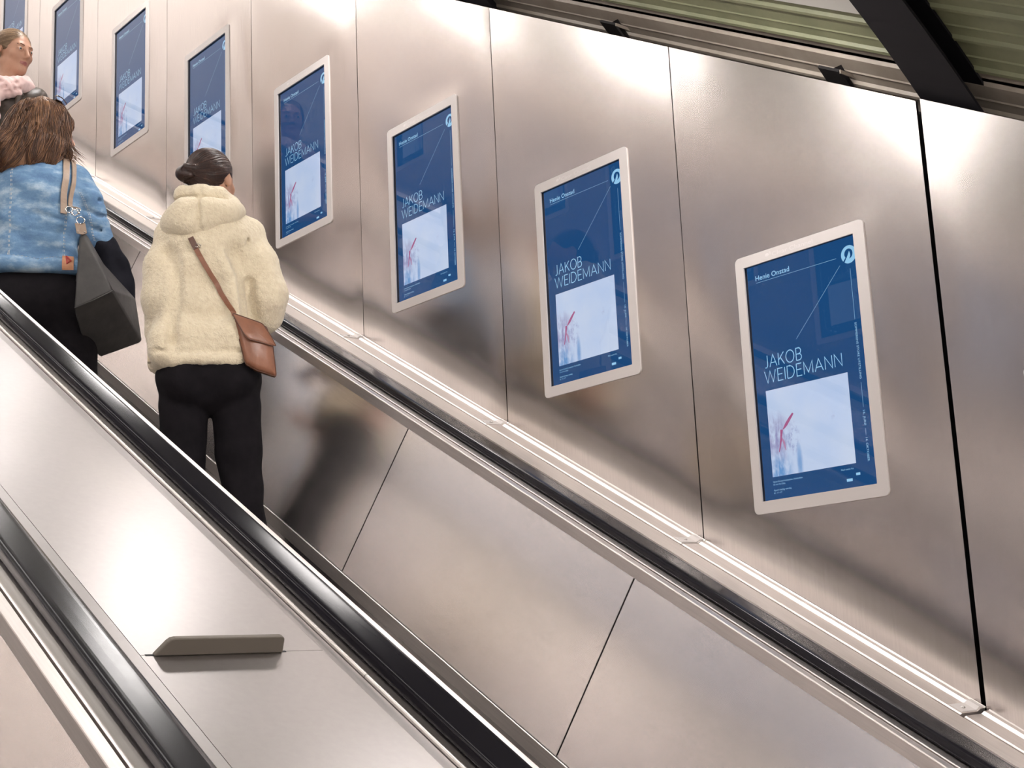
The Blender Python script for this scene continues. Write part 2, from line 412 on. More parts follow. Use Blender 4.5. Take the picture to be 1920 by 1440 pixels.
# ------------------------------------------------------------------ escalators
RAIL_TOP = -.784
def rail_prof(yc):
    pts = []
    for i in range(0, 25):
        a = math.pi*(i/24.0)
        ca, sa = math.cos(a), math.sin(a)
        x = .0405*math.copysign(abs(ca)**.34, ca); n = -.801+.0145*abs(sa)**.42+.002*sa
        pts.append((yc+x, n))
    for dx, n in ((-.041, -.806), (-.037, -.8125), (-.027, -.8135), (-.027, -.808), (.027, -.808), (.027, -.8135), (.037, -.8125), (.041, -.806)):
        pts.append((yc+dx, n))
    return pts
def balustrade(o, yc, inn, joints, deckside=True):
    """inn = +1 when the passengers stand on the +Y side of the rail"""
    g = lambda d: yc+inn*d
    def ex(nm, poly, m, s0=S0, s1=S1, **k):
        mb = MB(); mb.extr([(g(y), n) for y, n in poly], s0, s1); return obj(nm, mb, m, o, **k)
    mb = MB(); mb.extr(rail_prof(yc), S0, S1); obj('handrail', mb, M['rail'], o, smooth=False)
    o.children[-1].data.polygons.foreach_set('use_smooth', [len(p.vertices) == 4 for p in o.children[-1].data.polygons])
    ex('handrail_guide', [(-.026, -.8125), (.026, -.8125), (.026, -.84), (-.026, -.84)], M['gap'])
    # bright strips beside the rail, in lengths
    cuts = [S0]+[c for c in joints]+[S1]
    for a, b in zip(cuts[:-1], cuts[1:]):
        ex('inner_strip', [(.030, -.8145), (.068, -.8145), (.070, -.8165), (.070, -.84), (.030, -.84)], M['trim'], a+.001, b-.001)
        ex('outer_strip', [(-.030, -.8145), (-.060, -.8145), (-.0625, -.8165), (-.0625, -.84), (-.030, -.84)], M['trim'], a+.001, b-.001)
    ex('inner_lip', [(.0745, -.8185), (.0965, -.8185), (.0987, -.8193), (.0995, -.8215), (.0995, -.853), (.085, -.853), (.0745, -.84)], M['trim'])
    # cladding panels square to the slope
    js = [S0]+[j for j in [.4475-1.17*k for k in range(9, -5, -1)] if S0 < j < S1]+[S1]
    for a, b in zip(js[:-1], js[1:]):
        mb = MB(); vs = []
        for e_ in (a+.0028, b-.0028):
            for (y, n), sh in zip([(.0985, -.8535), (.258, -1.338), (.243, -1.340), (.084, -.8535)], (0, .075, .075, 0)): vs.append(P3(e_+(sh if S0+.1 < e_ < S1-.1 else 0), g(y), n))
        mb.add(vs, [(0,1,2,3), (7,6,5,4)]+[(i, (i+1) % 4, 4+(i+1) % 4, 4+i) for i in range(4)]); obj('inner_panel', mb, M['panel'], o)
    ex('panel_backing', [(.083, -.85), (.241, -1.340), (.226, -1.340), (.07, -.85)], M['gap'])
    ex('skirt_edge', [(.246, -1.340), (.2605, -1.340), (.262, -1.3420), (.262, -1.384), (.246, -1.384)], M['trim'])
    ex('skirt', [(.260, -1.385), (.260, -1.95), (.240, -1.95), (.240, -1.385)], M['panel'])
def escalator(y0, y1, label):
    o = thing('escalator', P3(0, (y0+y1)/2, -1.95), label, 'escalator')
    balustrade(o, y0, 1, [-6.2, -2.6, .98, 3.9]); balustrade(o, y1, -1, [-7.3, -4.1, -1.38, 1.52, 4.2])
    # steps
    T = .4
    for i in range(-22, 11):
        x = i*T; zt = zN(x, -1.66)
        mb = MB(); ya = y0+.265; yb = y1-.265
        mb.box((x-T*.5, ya, zt-.03), (x+T*.5, yb, zt))
        mb.box((x+T*.5-.03, ya, zt-.03-T*TAN+.03), (x+T*.5, yb, zt-.03))
        for q in range(40):
            yy = ya+(yb-ya)*(q+.5)/40; mb.box((x-T*.5+.005, yy-.004, zt), (x+T*.5, yy+.004, zt+.006))
        obj('step', mb, M['step'], o)
    return o
YA = (-1.627, -.387); YB = (-3.43, -2.19)
escA = escalator(YA[0], YA[1], 'escalator carrying the three women, beside the display wall')
escB = escalator(YB[0], YB[1], 'nearest escalator, its black handrail crossing the lower left corner')

# deck between the two escalators
d0, d1 = YB[1]+.094, YA[0]-.094
DN = -.8195
cuts = [S0, -8.5, -6.2, -3.9, -1.53, .8705, 3.27, S1]
for a, b in zip(cuts[:-1], cuts[1:]):
    mb = MB(); mb.extr([(d0-.0006, DN), (d1+.0006, DN), (d1+.0006, DN-.03), (d0-.0006, DN-.03)], a+.0007, b-.0007, cuts=1)
    tag(obj('deck_panel', mb, M['deck']), {-1.53: 'flat satin steel deck panel between the escalators, above the stop plate', .8705: 'flat satin steel deck panel between the escalators, below the stop plate'}.get(a, 'satin steel deck panel between the escalators, out of sight'), 'panel', 'deck panels between the escalators')
mb = MB(); mb.sbox(S0, S1, YB[1]+.05, YA[0]-.05, -.87, -.851); struct('trim_5', mb, M['gap'])
for yc, sg in ((YB[1], 1), (YA[0], -1)):
    mb = MB(); mb.extr([(yc+sg*y, n) for y, n in [(.0645, -.822), (.0925, -.8200), (.0925, -.85), (.0645, -.85)]], S0, S1); struct('trim_6', mb, M['deck'])
for k, ss in enumerate((.8705, 3.27, -6.2)):
    if k == 0:
        fin = thing('stop_plate', P3(ss, -1.94, DN), 'low dark steel stop plate standing on the deck between the escalators', 'stop plate')
        y0, y1 = -2.073, -1.812; h = .034; pl = []
        pl += [(y0, 0), (y0+.020, h-.007), (y0+.026, h-.002), (y0+.034, h)]
        pl += [(y1-.012, h), (y1-.006, h-.0015), (y1-.003, h-.006), (y1, .004), (y1, 0)]
        mb = MB(); mb.prism([P3(ss-.006, y, DN+n) for y, n in pl], EX*.012); obj('fin', mb, M['fin'], fin, bevel=.0025)
        mb = MB(); mb.sbox(ss-.0012, ss+.0035, -2.088, -1.803, DN-.004, DN+.0008); obj('slot', mb, M['gap'], fin)
    else: clone(fin, P3(ss-.8705, 0, 0), ('stop plate on the deck further down, out of frame', 'stop plate on the deck far up the slope')[k-1])
# ledges outside
mb = MB(); mb.sbox(S0, S1, WL+.318, YB[0]-.06, -.84, -.823); struct('trim_7', mb, M['deck'])

# ------------------------------------------------------------------ displays
M['blue'] = emis('blue_display', (.045, .25, .74), .26)
_m = M['blue']; _e = _m.node_tree.nodes['Emission']; _tc = N_(_m, 'ShaderNodeTexCoord')
M['ink'] = emis('pale_blue_lettering', (.36, .70, 1.0), .85)
M['frame_ink'] = mat('frame_lettering', (.60, .555, .54), .4)
M['bezel'] = mat('black_bezel', (.012, .012, .016), .5)
def art_mat():
    m = emis('abstract_canvas', (1,1,1), 1.0); e = m.node_tree.nodes['Emission']
    tc = N_(m, 'ShaderNodeTexCoord').outputs['Object']
    sep = N_(m, 'ShaderNodeSeparateXYZ'); L_(m, tc, sep.inputs[0])
    def mapv(sc, v=tc):
        mp = N_(m, 'ShaderNodeMapping'); mp.inputs['Scale'].default_value = sc; L_(m, v, mp.inputs['Vector']); return mp.outputs[0]
    def math_(op, a, b=None):
        n = N_(m, 'ShaderNodeMath', operation=op)
        for i, q in enumerate((a, b)):
            if q is None: continue
            if isinstance(q, (int, float)): n.inputs[i].default_value = q
            else: L_(m, q, n.inputs[i])
        return n.outputs[0]
    def mr(v, a, b, c=0, d=1):
        n = N_(m, 'ShaderNodeMapRange'); n.inputs[1].default_value = a; n.inputs[2].default_value = b; n.inputs[3].default_value = c; n.inputs[4].default_value = d; L_(m, v, n.inputs[0]); return n.outputs[0]
    def blob(cx, cz, rx, rz):
        a = math_('POWER', math_('DIVIDE', math_('SUBTRACT', sep.outputs[0], cx), rx), 2); b = math_('POWER', math_('DIVIDE', math_('SUBTRACT', sep.outputs[2], cz+SCH), rz), 2)
        return mr(math_('ADD', a, b), 0, 1, 1, 0)
    base = ramp(m, noise(m, mapv((5, 1, 5)), 1.0, 4), [(.3, (.46, .58, .82)), (.7, (.58, .66, .82))])
    def over(base, col, fac):
        n = N_(m, 'ShaderNodeMix', data_type='RGBA'); L_(m, fac, n.inputs[0]); L_(m, base, n.inputs[6]); n.inputs[7].default_value = (*col, 1); return n.outputs[2]
    X0, Z0 = .213, -.546   # middle of the canvas
    def msk(b, sc, lo, hi, k=1.0):
        return math_('MULTIPLY', math_('MULTIPLY', b, mr(noise(m, mapv(sc), 1.0, 4, .65), lo, hi)), k)
    c = over(base, (.30, .30, .52), msk(blob(.092, -.565, .06, .09), (40, 1, 14), .42, .6, 1.1))
    c = over(c, (.13, .30, .60), msk(blob(.095, -.655, .055, .06), (22, 1, 9), .35, .55, 1.2))
    c = over(c, (.17, .33, .62), msk(blob(.168, -.645, .014, .065), (50, 1, 8), .35, .55, .9))
    c = over(c, (.22, .24, .50), msk(blob(.150, -.570, .030, .055), (50, 1, 40), .48, .6, .8))
    c = over(c, (.30, .32, .55), msk(blob(.296, -.528, .010, .014), (60, 1, 60), .45, .6, .6))
    L_(m, c, e.inputs[0]); return m
M['art'] = art_mat()
M['stroke'] = emis('crimson_stroke', (.38, .10, .24), 1.0)
M['stroke2'] = emis('mauve_stroke', (.44, .24, .40), 1.0)
def glass_mat():
    m = bpy.data.materials.new('cover_glass'); m.use_nodes = True; nt = m.node_tree; nt.nodes.clear()
    t = nt.nodes.new('ShaderNodeBsdfTransparent'); g = nt.nodes.new('ShaderNodeBsdfGlossy'); g.inputs['Roughness'].default_value = .01
    f = nt.nodes.new('ShaderNodeFresnel'); f.inputs[0].default_value = 1.56; x = nt.nodes.new('ShaderNodeMixShader'); o = nt.nodes.new('ShaderNodeOutputMaterial')
    ge = nt.nodes.new('ShaderNodeNewGeometry'); iv = nt.nodes.new('ShaderNodeMath'); iv.operation = 'SUBTRACT'; iv.inputs[0].default_value = 1; mu = nt.nodes.new('ShaderNodeMath'); mu.operation = 'MULTIPLY'
    nt.links.new(ge.outputs['Backfacing'], iv.inputs[1]); nt.links.new(iv.outputs[0], mu.inputs[0]); nt.links.new(f.outputs[0], mu.inputs[1])
    nt.links.new(mu.outputs[0], x.inputs[0]); nt.links.new(t.outputs[0], x.inputs[1]); nt.links.new(g.outputs[0], x.inputs[2]); nt.links.new(x.outputs[0], o.inputs[0]); return m
M['glass'] = glass_mat()
YD = .0125     # depth of the picture plane behind the wall face
def text_mb(mb, body, x0, z0, width, cap, weight=0, down=False, y=YD-.0008):
    cu = bpy.data.curves.new('lettering_curve', 'FONT'); cu.body = body; cu.size = 1; cu.offset = weight; cu.resolution_u = 3
    o = bpy.data.objects.new('lettering_curve', cu); COL.objects.link(o); bpy.context.view_layer.update()
    me = bpy.data.meshes.new_from_object(o.evaluated_get(bpy.context.evaluated_depsgraph_get()))
    vs = np.array([v.co[:2] for v in me.vertices]); fs = [tuple(p.vertices) for p in me.polygons]
    COL.objects.unlink(o); bpy.data.objects.remove(o); bpy.data.curves.remove(cu); bpy.data.meshes.remove(me)
    x_0, x_1 = vs[:, 0].min(), vs[:, 0].max(); s = width/(x_1-x_0); sy = cap/.72 if cap else s
    if down: pts = [(x0+b*sy, y, z0-(a-x_0)*s) for a, b in vs]
    else: pts = [(x0+(a-x_0)*s, y, z0+b*sy) for a, b in vs]
    mb.add(pts, fs)
def line_mb(mb, a, b, w=.0007, y=YD-.0008):
    d = np.array(b)-np.array(a); n = np.array([-d[1], d[0]])/np.linalg.norm(d)*w/2
    q = [np.array(a)-n, np.array(b)-n, np.array(b)+n, np.array(a)+n]; mb.add([(p[0], y, p[1]) for p in q], [(0,1,2,3)])
def rrect(x0, x1, z0, z1, r, k=6):
    out = []
    for cx, cz, a0 in ((x1-r, z1-r, 0), (x0+r, z1-r, 90), (x0+r, z0+r, 180), (x1-r, z0+r, 270)):
        for i in range(k+1):
            a = math.radians(a0+90*i/k); out.append((cx+r*math.cos(a), cz+r*math.sin(a)))
    return out
SW = ['rightmost display on the steel wall, largest and nearest', 'second display from the right on the steel wall', 'third display from the right on the steel wall', 'fourth display from the right, just right of the fleece jacket',
      'display right behind the head with the dark bun', 'display between the two women\'s heads, just right of the brown hair', 'display above the brown-haired woman with sunglasses, half cut by the frame top', 'leftmost display at the frame edge, above the pink scarf', 'display far up the wall outside the frame']
def display():
    o = thing('display_screen', (0, 0, -SCH), SW[0], 'screen', 'blue poster displays on the steel wall')
    IX0, IX1, IZ0, IZ1 = .031, .435, -.742, -.034
    # frame plate with rounded corners
    out = rrect(0, SCW, -SCH, 0, .016); inn = rrect(IX0, IX1, IZ0, IZ1, .0015)
    n = len(out); mb = MB(); vs = []
    for y, ring in ((-.0045, out), (-.0045, inn), (.0012, out), (.0012, inn)): vs += [(x, y, z) for x, z in ring]
    fs = []
    for i in range(n):
        j = (i+1) % n
        fs += [(i, j, n+j, n+i), (2*n+j, 2*n+i, 3*n+i, 3*n+j), (j, i, 2*n+i, 2*n+j), (n+i, n+j, 3*n+j, 3*n+i)]
    mb.add(vs, fs); fr = obj('frame', mb, M['frame'], o)
    mb = MB(); text_mb(mb, 'Clear Channel', .145, -.0245, .150, .0135, 0, y=-.0048); mb.ball((.125, -.0046, -.017), .007, 10, sc=(1.1, .05, .8)); mb.ball((.137, -.0046, -.014), .005, 10, sc=(.5, .05, 1.2))
    obj('frame_lettering', mb, M['frame_ink'], fr, recalc=False)
    mb = MB()
    b = [(IX0-.004, IZ0-.004), (IX1+.004, IZ0-.004), (IX1+.004, IZ1+.004), (IX0-.004, IZ1+.004)]
    for k in range(4):
        (xa, za), (xb, zb) = b[k], b[(k+1) % 4]
        mb.box((min(xa, xb)-.003, .0013, min(za, zb)-.003), (max(xa, xb)+.003, .036, max(za, zb)+.003))
    obj('bezel', mb, M['bezel'], o)
    mb = MB(); mb.box((IX0-.003, YD, IZ0-.003), (IX1+.003, YD+.02, IZ1+.003)); dp = obj('display', mb, M['blue'], o)
    mb = MB(); mb.add([(.0648, YD-.0006, -.674), (.3611, YD-.0006, -.674), (.3611, YD-.0006, -.4174), (.0648, YD-.0006, -.4174)], [(0,1,2,3)]); art = obj('artwork', mb, M['art'], dp, recalc=False)
    def stroke(pts, ws, m, nm):
        mb = MB(); L = []; R = []
        for i, p in enumerate(pts):
            d = np.array(pts[min(i+1, len(pts)-1)])-np.array(pts[max(i-1, 0)]); nn = np.array([-d[1], d[0]])/np.linalg.norm(d)*ws[i]/2
            L.append(np.array(p)+nn); R.append(np.array(p)-nn)
        v = [(p[0], YD-.0009, p[1]) for p in L+R]; k = len(L); mb.add(v, [(i, i+1, k+i+1, k+i) for i in range(k-1)]); obj(nm, mb, m, dp, recalc=False)
    stroke([(.158, -.499), (.145, -.512), (.130, -.528), (.118, -.540)], [.006, .009, .010, .004], M['stroke'], 'brush_stroke')
    stroke([(.112, -.540), (.110, -.553), (.106, -.575), (.097, -.604)], [.010, .008, .006, .003], M['stroke'], 'brush_stroke')
    stroke([(.108, -.560), (.117, -.578), (.122, -.602)], [.003, .008, .003], M['stroke2'], 'brush_stroke')
    mb = MB()
    def arc(cx, cy, rx, ry, a0, a1, n=14): return [(cx+rx*math.cos(math.radians(a0+(a1-a0)*i/n)), cy+ry*math.sin(math.radians(a0+(a1-a0)*i/n))) for i in range(n+1)]
    G = {'J': (.45, [[(.40, 1), (.40, .25)]+arc(.20, .24, .20, .24, 0, -120, 8)]), 'A': (.80, [[(0, 0), (.40, 1), (.80, 0)], [(.13, .33), (.67, .33)]]), 'K': (.66, [[(.03, 0), (.03, 1)], [(.64, 1), (.03, .40)], [(.24, .60), (.66, 0)]]),
         'O': (.94, [arc(.47, .5, .45, .5, 0, 360, 28)]), 'B': (.62, [[(.03, 0), (.03, 1), (.32, 1)]+arc(.32, .755, .24, .245, 90, -90)+[(.03, .51)], [(.32, .51)]+arc(.32, .255, .28, .255, 90, -90)+[(.03, 0)]]),
         'W': (1.15, [[(0, 1), (.29, 0), (.575, .96), (.86, 0), (1.15, 1)]]), 'E': (.55, [[(.55, 1), (.03, 1), (.03, 0), (.55, 0)], [(.03, .52), (.50, .52)]]), 'I': (.06, [[(.03, 0), (.03, 1)]]),
         'D': (.76, [[(.03, 0), (.03, 1), (.26, 1)]+arc(.26, .5, .47, .5, 90, -90, 18)+[(.03, 0)]]), 'M': (.92, [[(.03, 0), (.03, 1), (.46, .12), (.89, 1), (.89, 0)]]), 'N': (.74, [[(.03, 0), (.03, 1), (.71, 0), (.71, 1)]])}
    def title(word, x0, z0, width, cap, w=.0027):
        tot = sum(G[c][0]+.19 for c in word)-.19; k = width/tot; x = x0
        for c in word:
            for st in G[c][1]:
                P = [np.array((x+a_*k, z0+b_*cap)) for a_, b_ in st]; Lf = []; Rt = []
                for i, p in enumerate(P):
                    d0 = P[i]-P[i-1] if i else P[1]-P[0]; d1 = P[i+1]-P[i] if i < len(P)-1 else P[-1]-P[-2]
                    d0 = d0/max(np.linalg.norm(d0), 1e-9); d1 = d1/max(np.linalg.norm(d1), 1e-9); t = d0+d1; t = t/max(np.linalg.norm(t), 1e-9); nn = np.array((-t[1], t[0])); m_ = min(1/max(nn@np.array((-d0[1], d0[0])), .3), 2.2)
                    Lf.append(p+nn*w/2*m_); Rt.append(p-nn*w/2*m_)
                q = len(P); mb.add([(v[0], YD-.0008, v[1]) for v in Lf+Rt], [(i, i+1, q+i+1, q+i) for i in range(q-1)])
            x += (G[c][0]+.19)*k
    title('JAKOB', .0675, -.3490, .140, .0360); title('WEIDEMANN', .0660, -.3950, .2810, .0360); obj('title_lettering', mb, M['ink'], dp, recalc=False)
    mb = MB(); text_mb(mb, 'Henie Onstad', .0615, -.0795, .1285, .0155, .010); obj('heading_lettering', mb, M['ink'], dp, recalc=False)
    mb = MB(); text_mb(mb, 'SOMMERENS STORE UTSTILLING', .4005, -.2825, .161, .0072, 0, True); text_mb(mb, '16. JUNI', .4005, -.5325, .042, .0072, 0, True); text_mb(mb, '14. OKTOBER', .4005, -.609, .066, .0072, 0, True); obj('side_lettering', mb, M['ink'], dp, recalc=False)
    mb = MB()
    for a_, b_ in (((.0627, -.0862), (.3596, -.0862)), ((.370, -.1096), (.1934, -.2864)), ((.4033, -.126), (.4033, -.2735)), ((.4033, -.4535), (.4033, -.5235)), ((.4033, -.583), (.4033, -.601))): line_mb(mb, a_, b_, .0009)
    obj('rule_lines', mb, M['ink'], dp, recalc=False)
    mb = MB(); text_mb(mb, 'Henie Onstad Kunstsenter, H\u00f8vikodden', .065, -.6905, .108, .0052); text_mb(mb, '15 min fra Oslo', .065, -.6985, .044, .0052)
    text_mb(mb, '\u00c5pent tirsdag\u2013s\u00f8ndag', .065, -.7150, .065, .0052); text_mb(mb, 'kl. 11\u201317', .065, -.7230, .030, .0052); text_mb(mb, 'Med st\u00f8tte fra:', .309, -.6895, .043, .0050)
    mb.add([(.325, YD-.0008, -.722), (.345, YD-.0008, -.722), (.345, YD-.0008, -.714), (.325, YD-.0008, -.714)], [(0,1,2,3)])
    mb.add([(.358, YD-.0008, -.708), (.372, YD-.0008, -.708), (.372, YD-.0008, -.701), (.358, YD-.0008, -.701)], [(0,1,2,3)])
    obj('small_lettering', mb, M['ink'], dp, recalc=False)
    # round emblem with a blade
    cx, cz, R_ = .4030, -.0845, .0262; mb = MB(); K = 40; a0, a1 = math.radians(-128), math.radians(219)
    vo = []; vi = []
    for i in range(K+1):
        a = a0+(a1-a0)*i/K; vo.append((cx+R_*math.cos(a), YD-.0008, cz+R_*math.sin(a))); vi.append((cx-.0005+R_*.54*math.cos(a), YD-.0008, cz+.002+R_*.56*math.sin(a)))
    mb.add(vo+vi, [(i, i+1, K+2+i, K+1+i) for i in range(K)])
    bl = [(.10, .38), (.20, .0), (.19, -.22), (.05, -.46), (.0, -.62), (-.45, -.75), (-.62, -.80), (-.26, -.28)]
    mb.add([(cx+R_*a, YD-.0009, cz+R_*b) for a, b in bl], [tuple(range(len(bl)))]); obj('emblem', mb, M['ink'], dp, recalc=False)
    mb = MB(); mb.box((IX0-.002, .0045, IZ0-.002), (IX1+.002, .0065, IZ1+.002)); obj('glass', mb, M['glass'], o)
    return o
disp = display()
for k in range(1, 9): clone(disp, (-PX*k, 0, PX*TAN*k), SW[k])
clone(disp, (PX, 0, -PX*TAN), 'display on the steel wall past the right edge of the frame')
# the opposite wall carries the same displays, seen in the reflections
src = disp
for k in range(0, 9):
    r = clone(src, (-PX*k, 0, PX*TAN*k), 'display on the opposite wall, seen only as a reflection')
    r['group'] = 'displays on the opposite wall'
    r.rotation_euler = (0, 0, math.pi); r.location = (-PX*k+SCW, WL, -SCH+PX*TAN*k)

#@@PEOPLE
# ------------------------------------------------------------------ figures: distance fields turned into one continuous mesh each
def smin(a, b, k):
    h = np.maximum(k-np.abs(a-b), 0)/k; return np.minimum(a, b)-h*h*k*.25
class Field:
    def __init__(s, lo, hi, h):
        s.h = h; s.lo = np.array(lo, float); s.n = np.ceil((np.array(hi)-s.lo)/h).astype(int)+1; s.a = np.full(s.n, .08, np.float32); s.prims = []
    def _sub(s, lo, hi):
        i0 = np.maximum(np.floor((np.array(lo)-s.lo)/s.h).astype(int), 0); i1 = np.minimum(np.ceil((np.array(hi)-s.lo)/s.h).astype(int)+1, s.n)
        if (i1 <= i0).any(): return None, None
        ax = [s.lo[k]+s.h*np.arange(i0[k], i1[k]) for k in range(3)]
        return tuple(slice(a, b) for a, b in zip(i0, i1)), np.stack(np.meshgrid(*ax, indexing='ij'), -1)
    def apply(s, fn, lo, hi, k, mode):
        sl, P = s._sub(np.array(lo)-.05, np.array(hi)+.05)
        if sl is None: return
        d = fn(P).astype(np.float32)
        if mode == '+': s.a[sl] = smin(s.a[sl], d, k)
        elif mode == '-': s.a[sl] = -smin(-s.a[sl], d, k)
        elif mode == '&': pass
    def cap(s, a, b, ra, rb=None, k=.02, mode='+', sq=(1, 1, 1)):
        rb = ra if rb is None else rb; a = np.array(a, float); b = np.array(b, float); sq = np.array(sq, float)
        def fn(P):
            A = a*sq; B = b*sq; Q = P*sq; ba = B-A; t = np.clip(((Q-A)@ba)/max(ba@ba, 1e-9), 0, 1)
            return (np.linalg.norm(Q-A-t[..., None]*ba, axis=-1)-(ra+(rb-ra)*t))/sq.max()
        r = max(ra, rb)/sq.min(); s.apply(fn, np.minimum(a, b)-r, np.maximum(a, b)+r, k, mode)
    def chain(s, pts, rs, **kw):
        for i in range(len(pts)-1): s.cap(pts[i], pts[i+1], rs[i], rs[i+1], **kw)
    def ell(s, c, r, k=.02, mode='+', rot=None):
        c = np.array(c, float); r = np.array(r, float); R = np.eye(3) if rot is None else rot
        def fn(P):
            q = (P-c)@R; k0 = np.linalg.norm(q/r, axis=-1); k1 = np.linalg.norm(q/(r*r), axis=-1); return k0*(k0-1)/np.maximum(k1, 1e-6)
        m = r.max(); s.apply(fn, c-m, c+m, k, mode)
    def box(s, c, hf, r=.02, k=.02, mode='+', rot=None):
        c = np.array(c, float); hf = np.array(hf, float)-r; R = np.eye(3) if rot is None else rot
        def fn(P):
            q = np.abs((P-c)@R)-hf; return np.linalg.norm(np.maximum(q, 0), axis=-1)+np.minimum(q.max(-1), 0)-r
        m = np.linalg.norm(hf+r); s.apply(fn, c-m, c+m, k, mode)
    def warp(s, fn):
        ax = [s.lo[k]+s.h*np.arange(s.n[k]) for k in range(3)]
        X, Y, Z = np.meshgrid(*ax, indexing='ij'); s.a += fn(X, Y, Z).astype(np.float32)
    def cut(s, fn):
        ax = [s.lo[k]+s.h*np.arange(s.n[k]) for k in range(3)]
        X, Y, Z = np.meshgrid(*ax, indexing='ij'); s.a = np.maximum(s.a, fn(X, Y, Z)).astype(np.float32)
    def sample(s, P):
        q = (P-s.lo)/s.h; i = np.clip(np.floor(q).astype(int), 0, s.n-2); f = np.clip(q-i, 0, 1); r = 0
        for dx in (0, 1):
            for dy in (0, 1):
                for dz in (0, 1):
                    w = (f[:, 0] if dx else 1-f[:, 0])*(f[:, 1] if dy else 1-f[:, 1])*(f[:, 2] if dz else 1-f[:, 2])
                    r = r+w*s.a[i[:, 0]+dx, i[:, 1]+dy, i[:, 2]+dz]
        return r
    def grad(s, P):
        e = s.h; g = np.stack([s.sample(P+np.eye(3)[k]*e)-s.sample(P-np.eye(3)[k]*e) for k in range(3)], -1)
        return g/np.maximum(np.linalg.norm(g, axis=-1, keepdims=True), 1e-6)
    def mesh(s, smooth=1):
        a = s.a; a[0] = a[-1] = .05; a[:, 0] = a[:, -1] = .05; a[:, :, 0] = a[:, :, -1] = .05
        neg = a < 0; n = s.n; cnt = np.zeros(n-1); pos = np.zeros(tuple(n-1)+(3,))
        C8 = [(i, j, k) for i in (0, 1) for j in (0, 1) for k in (0, 1)]
        for c in C8:
            for ax in range(3):
                if c[ax]: continue
                c2 = list(c); c2[ax] = 1
                A = a[c[0]:n[0]-1+c[0], c[1]:n[1]-1+c[1], c[2]:n[2]-1+c[2]]; B = a[c2[0]:n[0]-1+c2[0], c2[1]:n[1]-1+c2[1], c2[2]:n[2]-1+c2[2]]
                x = (A < 0) != (B < 0); t = np.where(x, A/np.where(x, A-B, 1), 0)
                cnt += x
                for q in range(3): pos[..., q] += np.where(x, c[q]+(t if q == ax else 0), 0)
        act = cnt > 0; idx = -np.ones(n-1, int); idx[act] = np.arange(act.sum())
        V = (pos[act]/cnt[act][:, None]+np.argwhere(act))*s.h+s.lo
        F = []
        for ax in range(3):
            u, v = (ax+1) % 3, (ax+2) % 3
            sl = [slice(0, n[q]-1) for q in range(3)]; sl2 = list(sl); sl2[ax] = slice(1, n[ax])
            A = neg[tuple(sl)]; B = neg[tuple(sl2)]
            e = np.argwhere(A != B); e = e[(e[:, u] > 0) & (e[:, v] > 0)]
            du = np.zeros(3, int); du[u] = 1; dv = np.zeros(3, int); dv[v] = 1
            q = np.stack([idx[tuple((e-du-dv).T)], idx[tuple((e-dv).T)], idx[tuple(e.T)], idx[tuple((e-du).T)]], -1)
            fl = ~A[tuple(e.T)]; q[fl] = q[fl][:, ::-1]; F.append(q)
        F = np.concatenate(F); F = F[(F >= 0).all(1)]
        for _ in range(smooth):
            acc = np.zeros_like(V); c = np.zeros(len(V))
            for i in range(4):
                for j in ((i+1) % 4, (i+3) % 4): np.add.at(acc, F[:, i], V[F[:, j]]); np.add.at(c, F[:, i], 1)
            V = V*.5+acc/np.maximum(c, 1)[:, None]*.5
        return V, F
def fold(f, pts, w, amp):
    """soft crease (amp > 0) or ridge (amp < 0) along a polyline"""
    pts = np.array(pts, float); lo = pts.min(0)-3*w; hi = pts.max(0)+3*w; sl, P = f._sub(lo, hi)
    if sl is None: return
    D = np.full(P.shape[:3], 9.)
    for a, b in zip(pts[:-1], pts[1:]):
        ba = b-a; t = np.clip(((P-a)@ba)/(ba@ba), 0, 1); D = np.minimum(D, np.linalg.norm(P-a-t[..., None]*ba, axis=-1))
    f.a[sl] += (amp*np.exp(-(D/w)**2)).astype(np.float32)
def rotz(deg):
    a = math.radians(deg); return np.array([[math.cos(a), -math.sin(a), 0], [math.sin(a), math.cos(a), 0], [0, 0, 1]])
def rot(rx=0, ry=0, rz=0):
    return np.array(Matrix.Rotation(math.radians(rz), 3, 'Z') @ Matrix.Rotation(math.radians(ry), 3, 'Y') @ Matrix.Rotation(math.radians(rx), 3, 'X'))
class Fig:
    """standing place of a figure: x to its right as seen from behind, y ahead, z world height"""
    def __init__(s, ox, oy, ang): a = math.radians(ang); s.o = np.array([ox, oy, 0]); s.F = np.array([math.cos(a), math.sin(a), 0]); s.R = np.array([math.sin(a), -math.cos(a), 0])
    def w(s, V): V = np.atleast_2d(V); return s.o+V[:, :1]*s.R+V[:, 1:2]*s.F+V[:, 2:3]*np.array([0, 0, 1.])
def skin_mesh(name, V, F, mats, parent=None, mi=None, fig=None, smooth=True):
    Wv = fig.w(V) if fig else V
    if parent is None: c = np.array([Wv[:, 0].mean(), Wv[:, 1].mean(), Wv[:, 2].min()])
    else: c = np.array(parent['_o'])
    me = bpy.data.meshes.new(name); me.from_pydata((Wv-c).tolist(), [], [tuple(f) for f in F])
    for m in (mats if isinstance(mats, list) else [mats]): me.materials.append(m)
    if mi is not None: me.polygons.foreach_set('material_index', mi)
    if smooth: me.polygons.foreach_set('use_smooth', [True]*len(me.polygons))
    me.update(); o = bpy.data.objects.new(name, me); COL.objects.link(o); o['_o'] = tuple(float(x) for x in c)
    if parent is None: o.location = c; o.matrix_world = Matrix.Translation(Vector(c))
    else: o.parent = parent
    return o
def figmb(name, mb, mats, parent, fig, smooth=False, bevel=0):
    mb2 = MB(); mb2.v = [tuple(p) for p in fig.w(np.array([tuple(v) for v in mb.v]))]; mb2.f = mb.f; mb2.m = mb.m
    return obj(name, mb2, mats, parent, smooth=smooth, bevel=bevel)
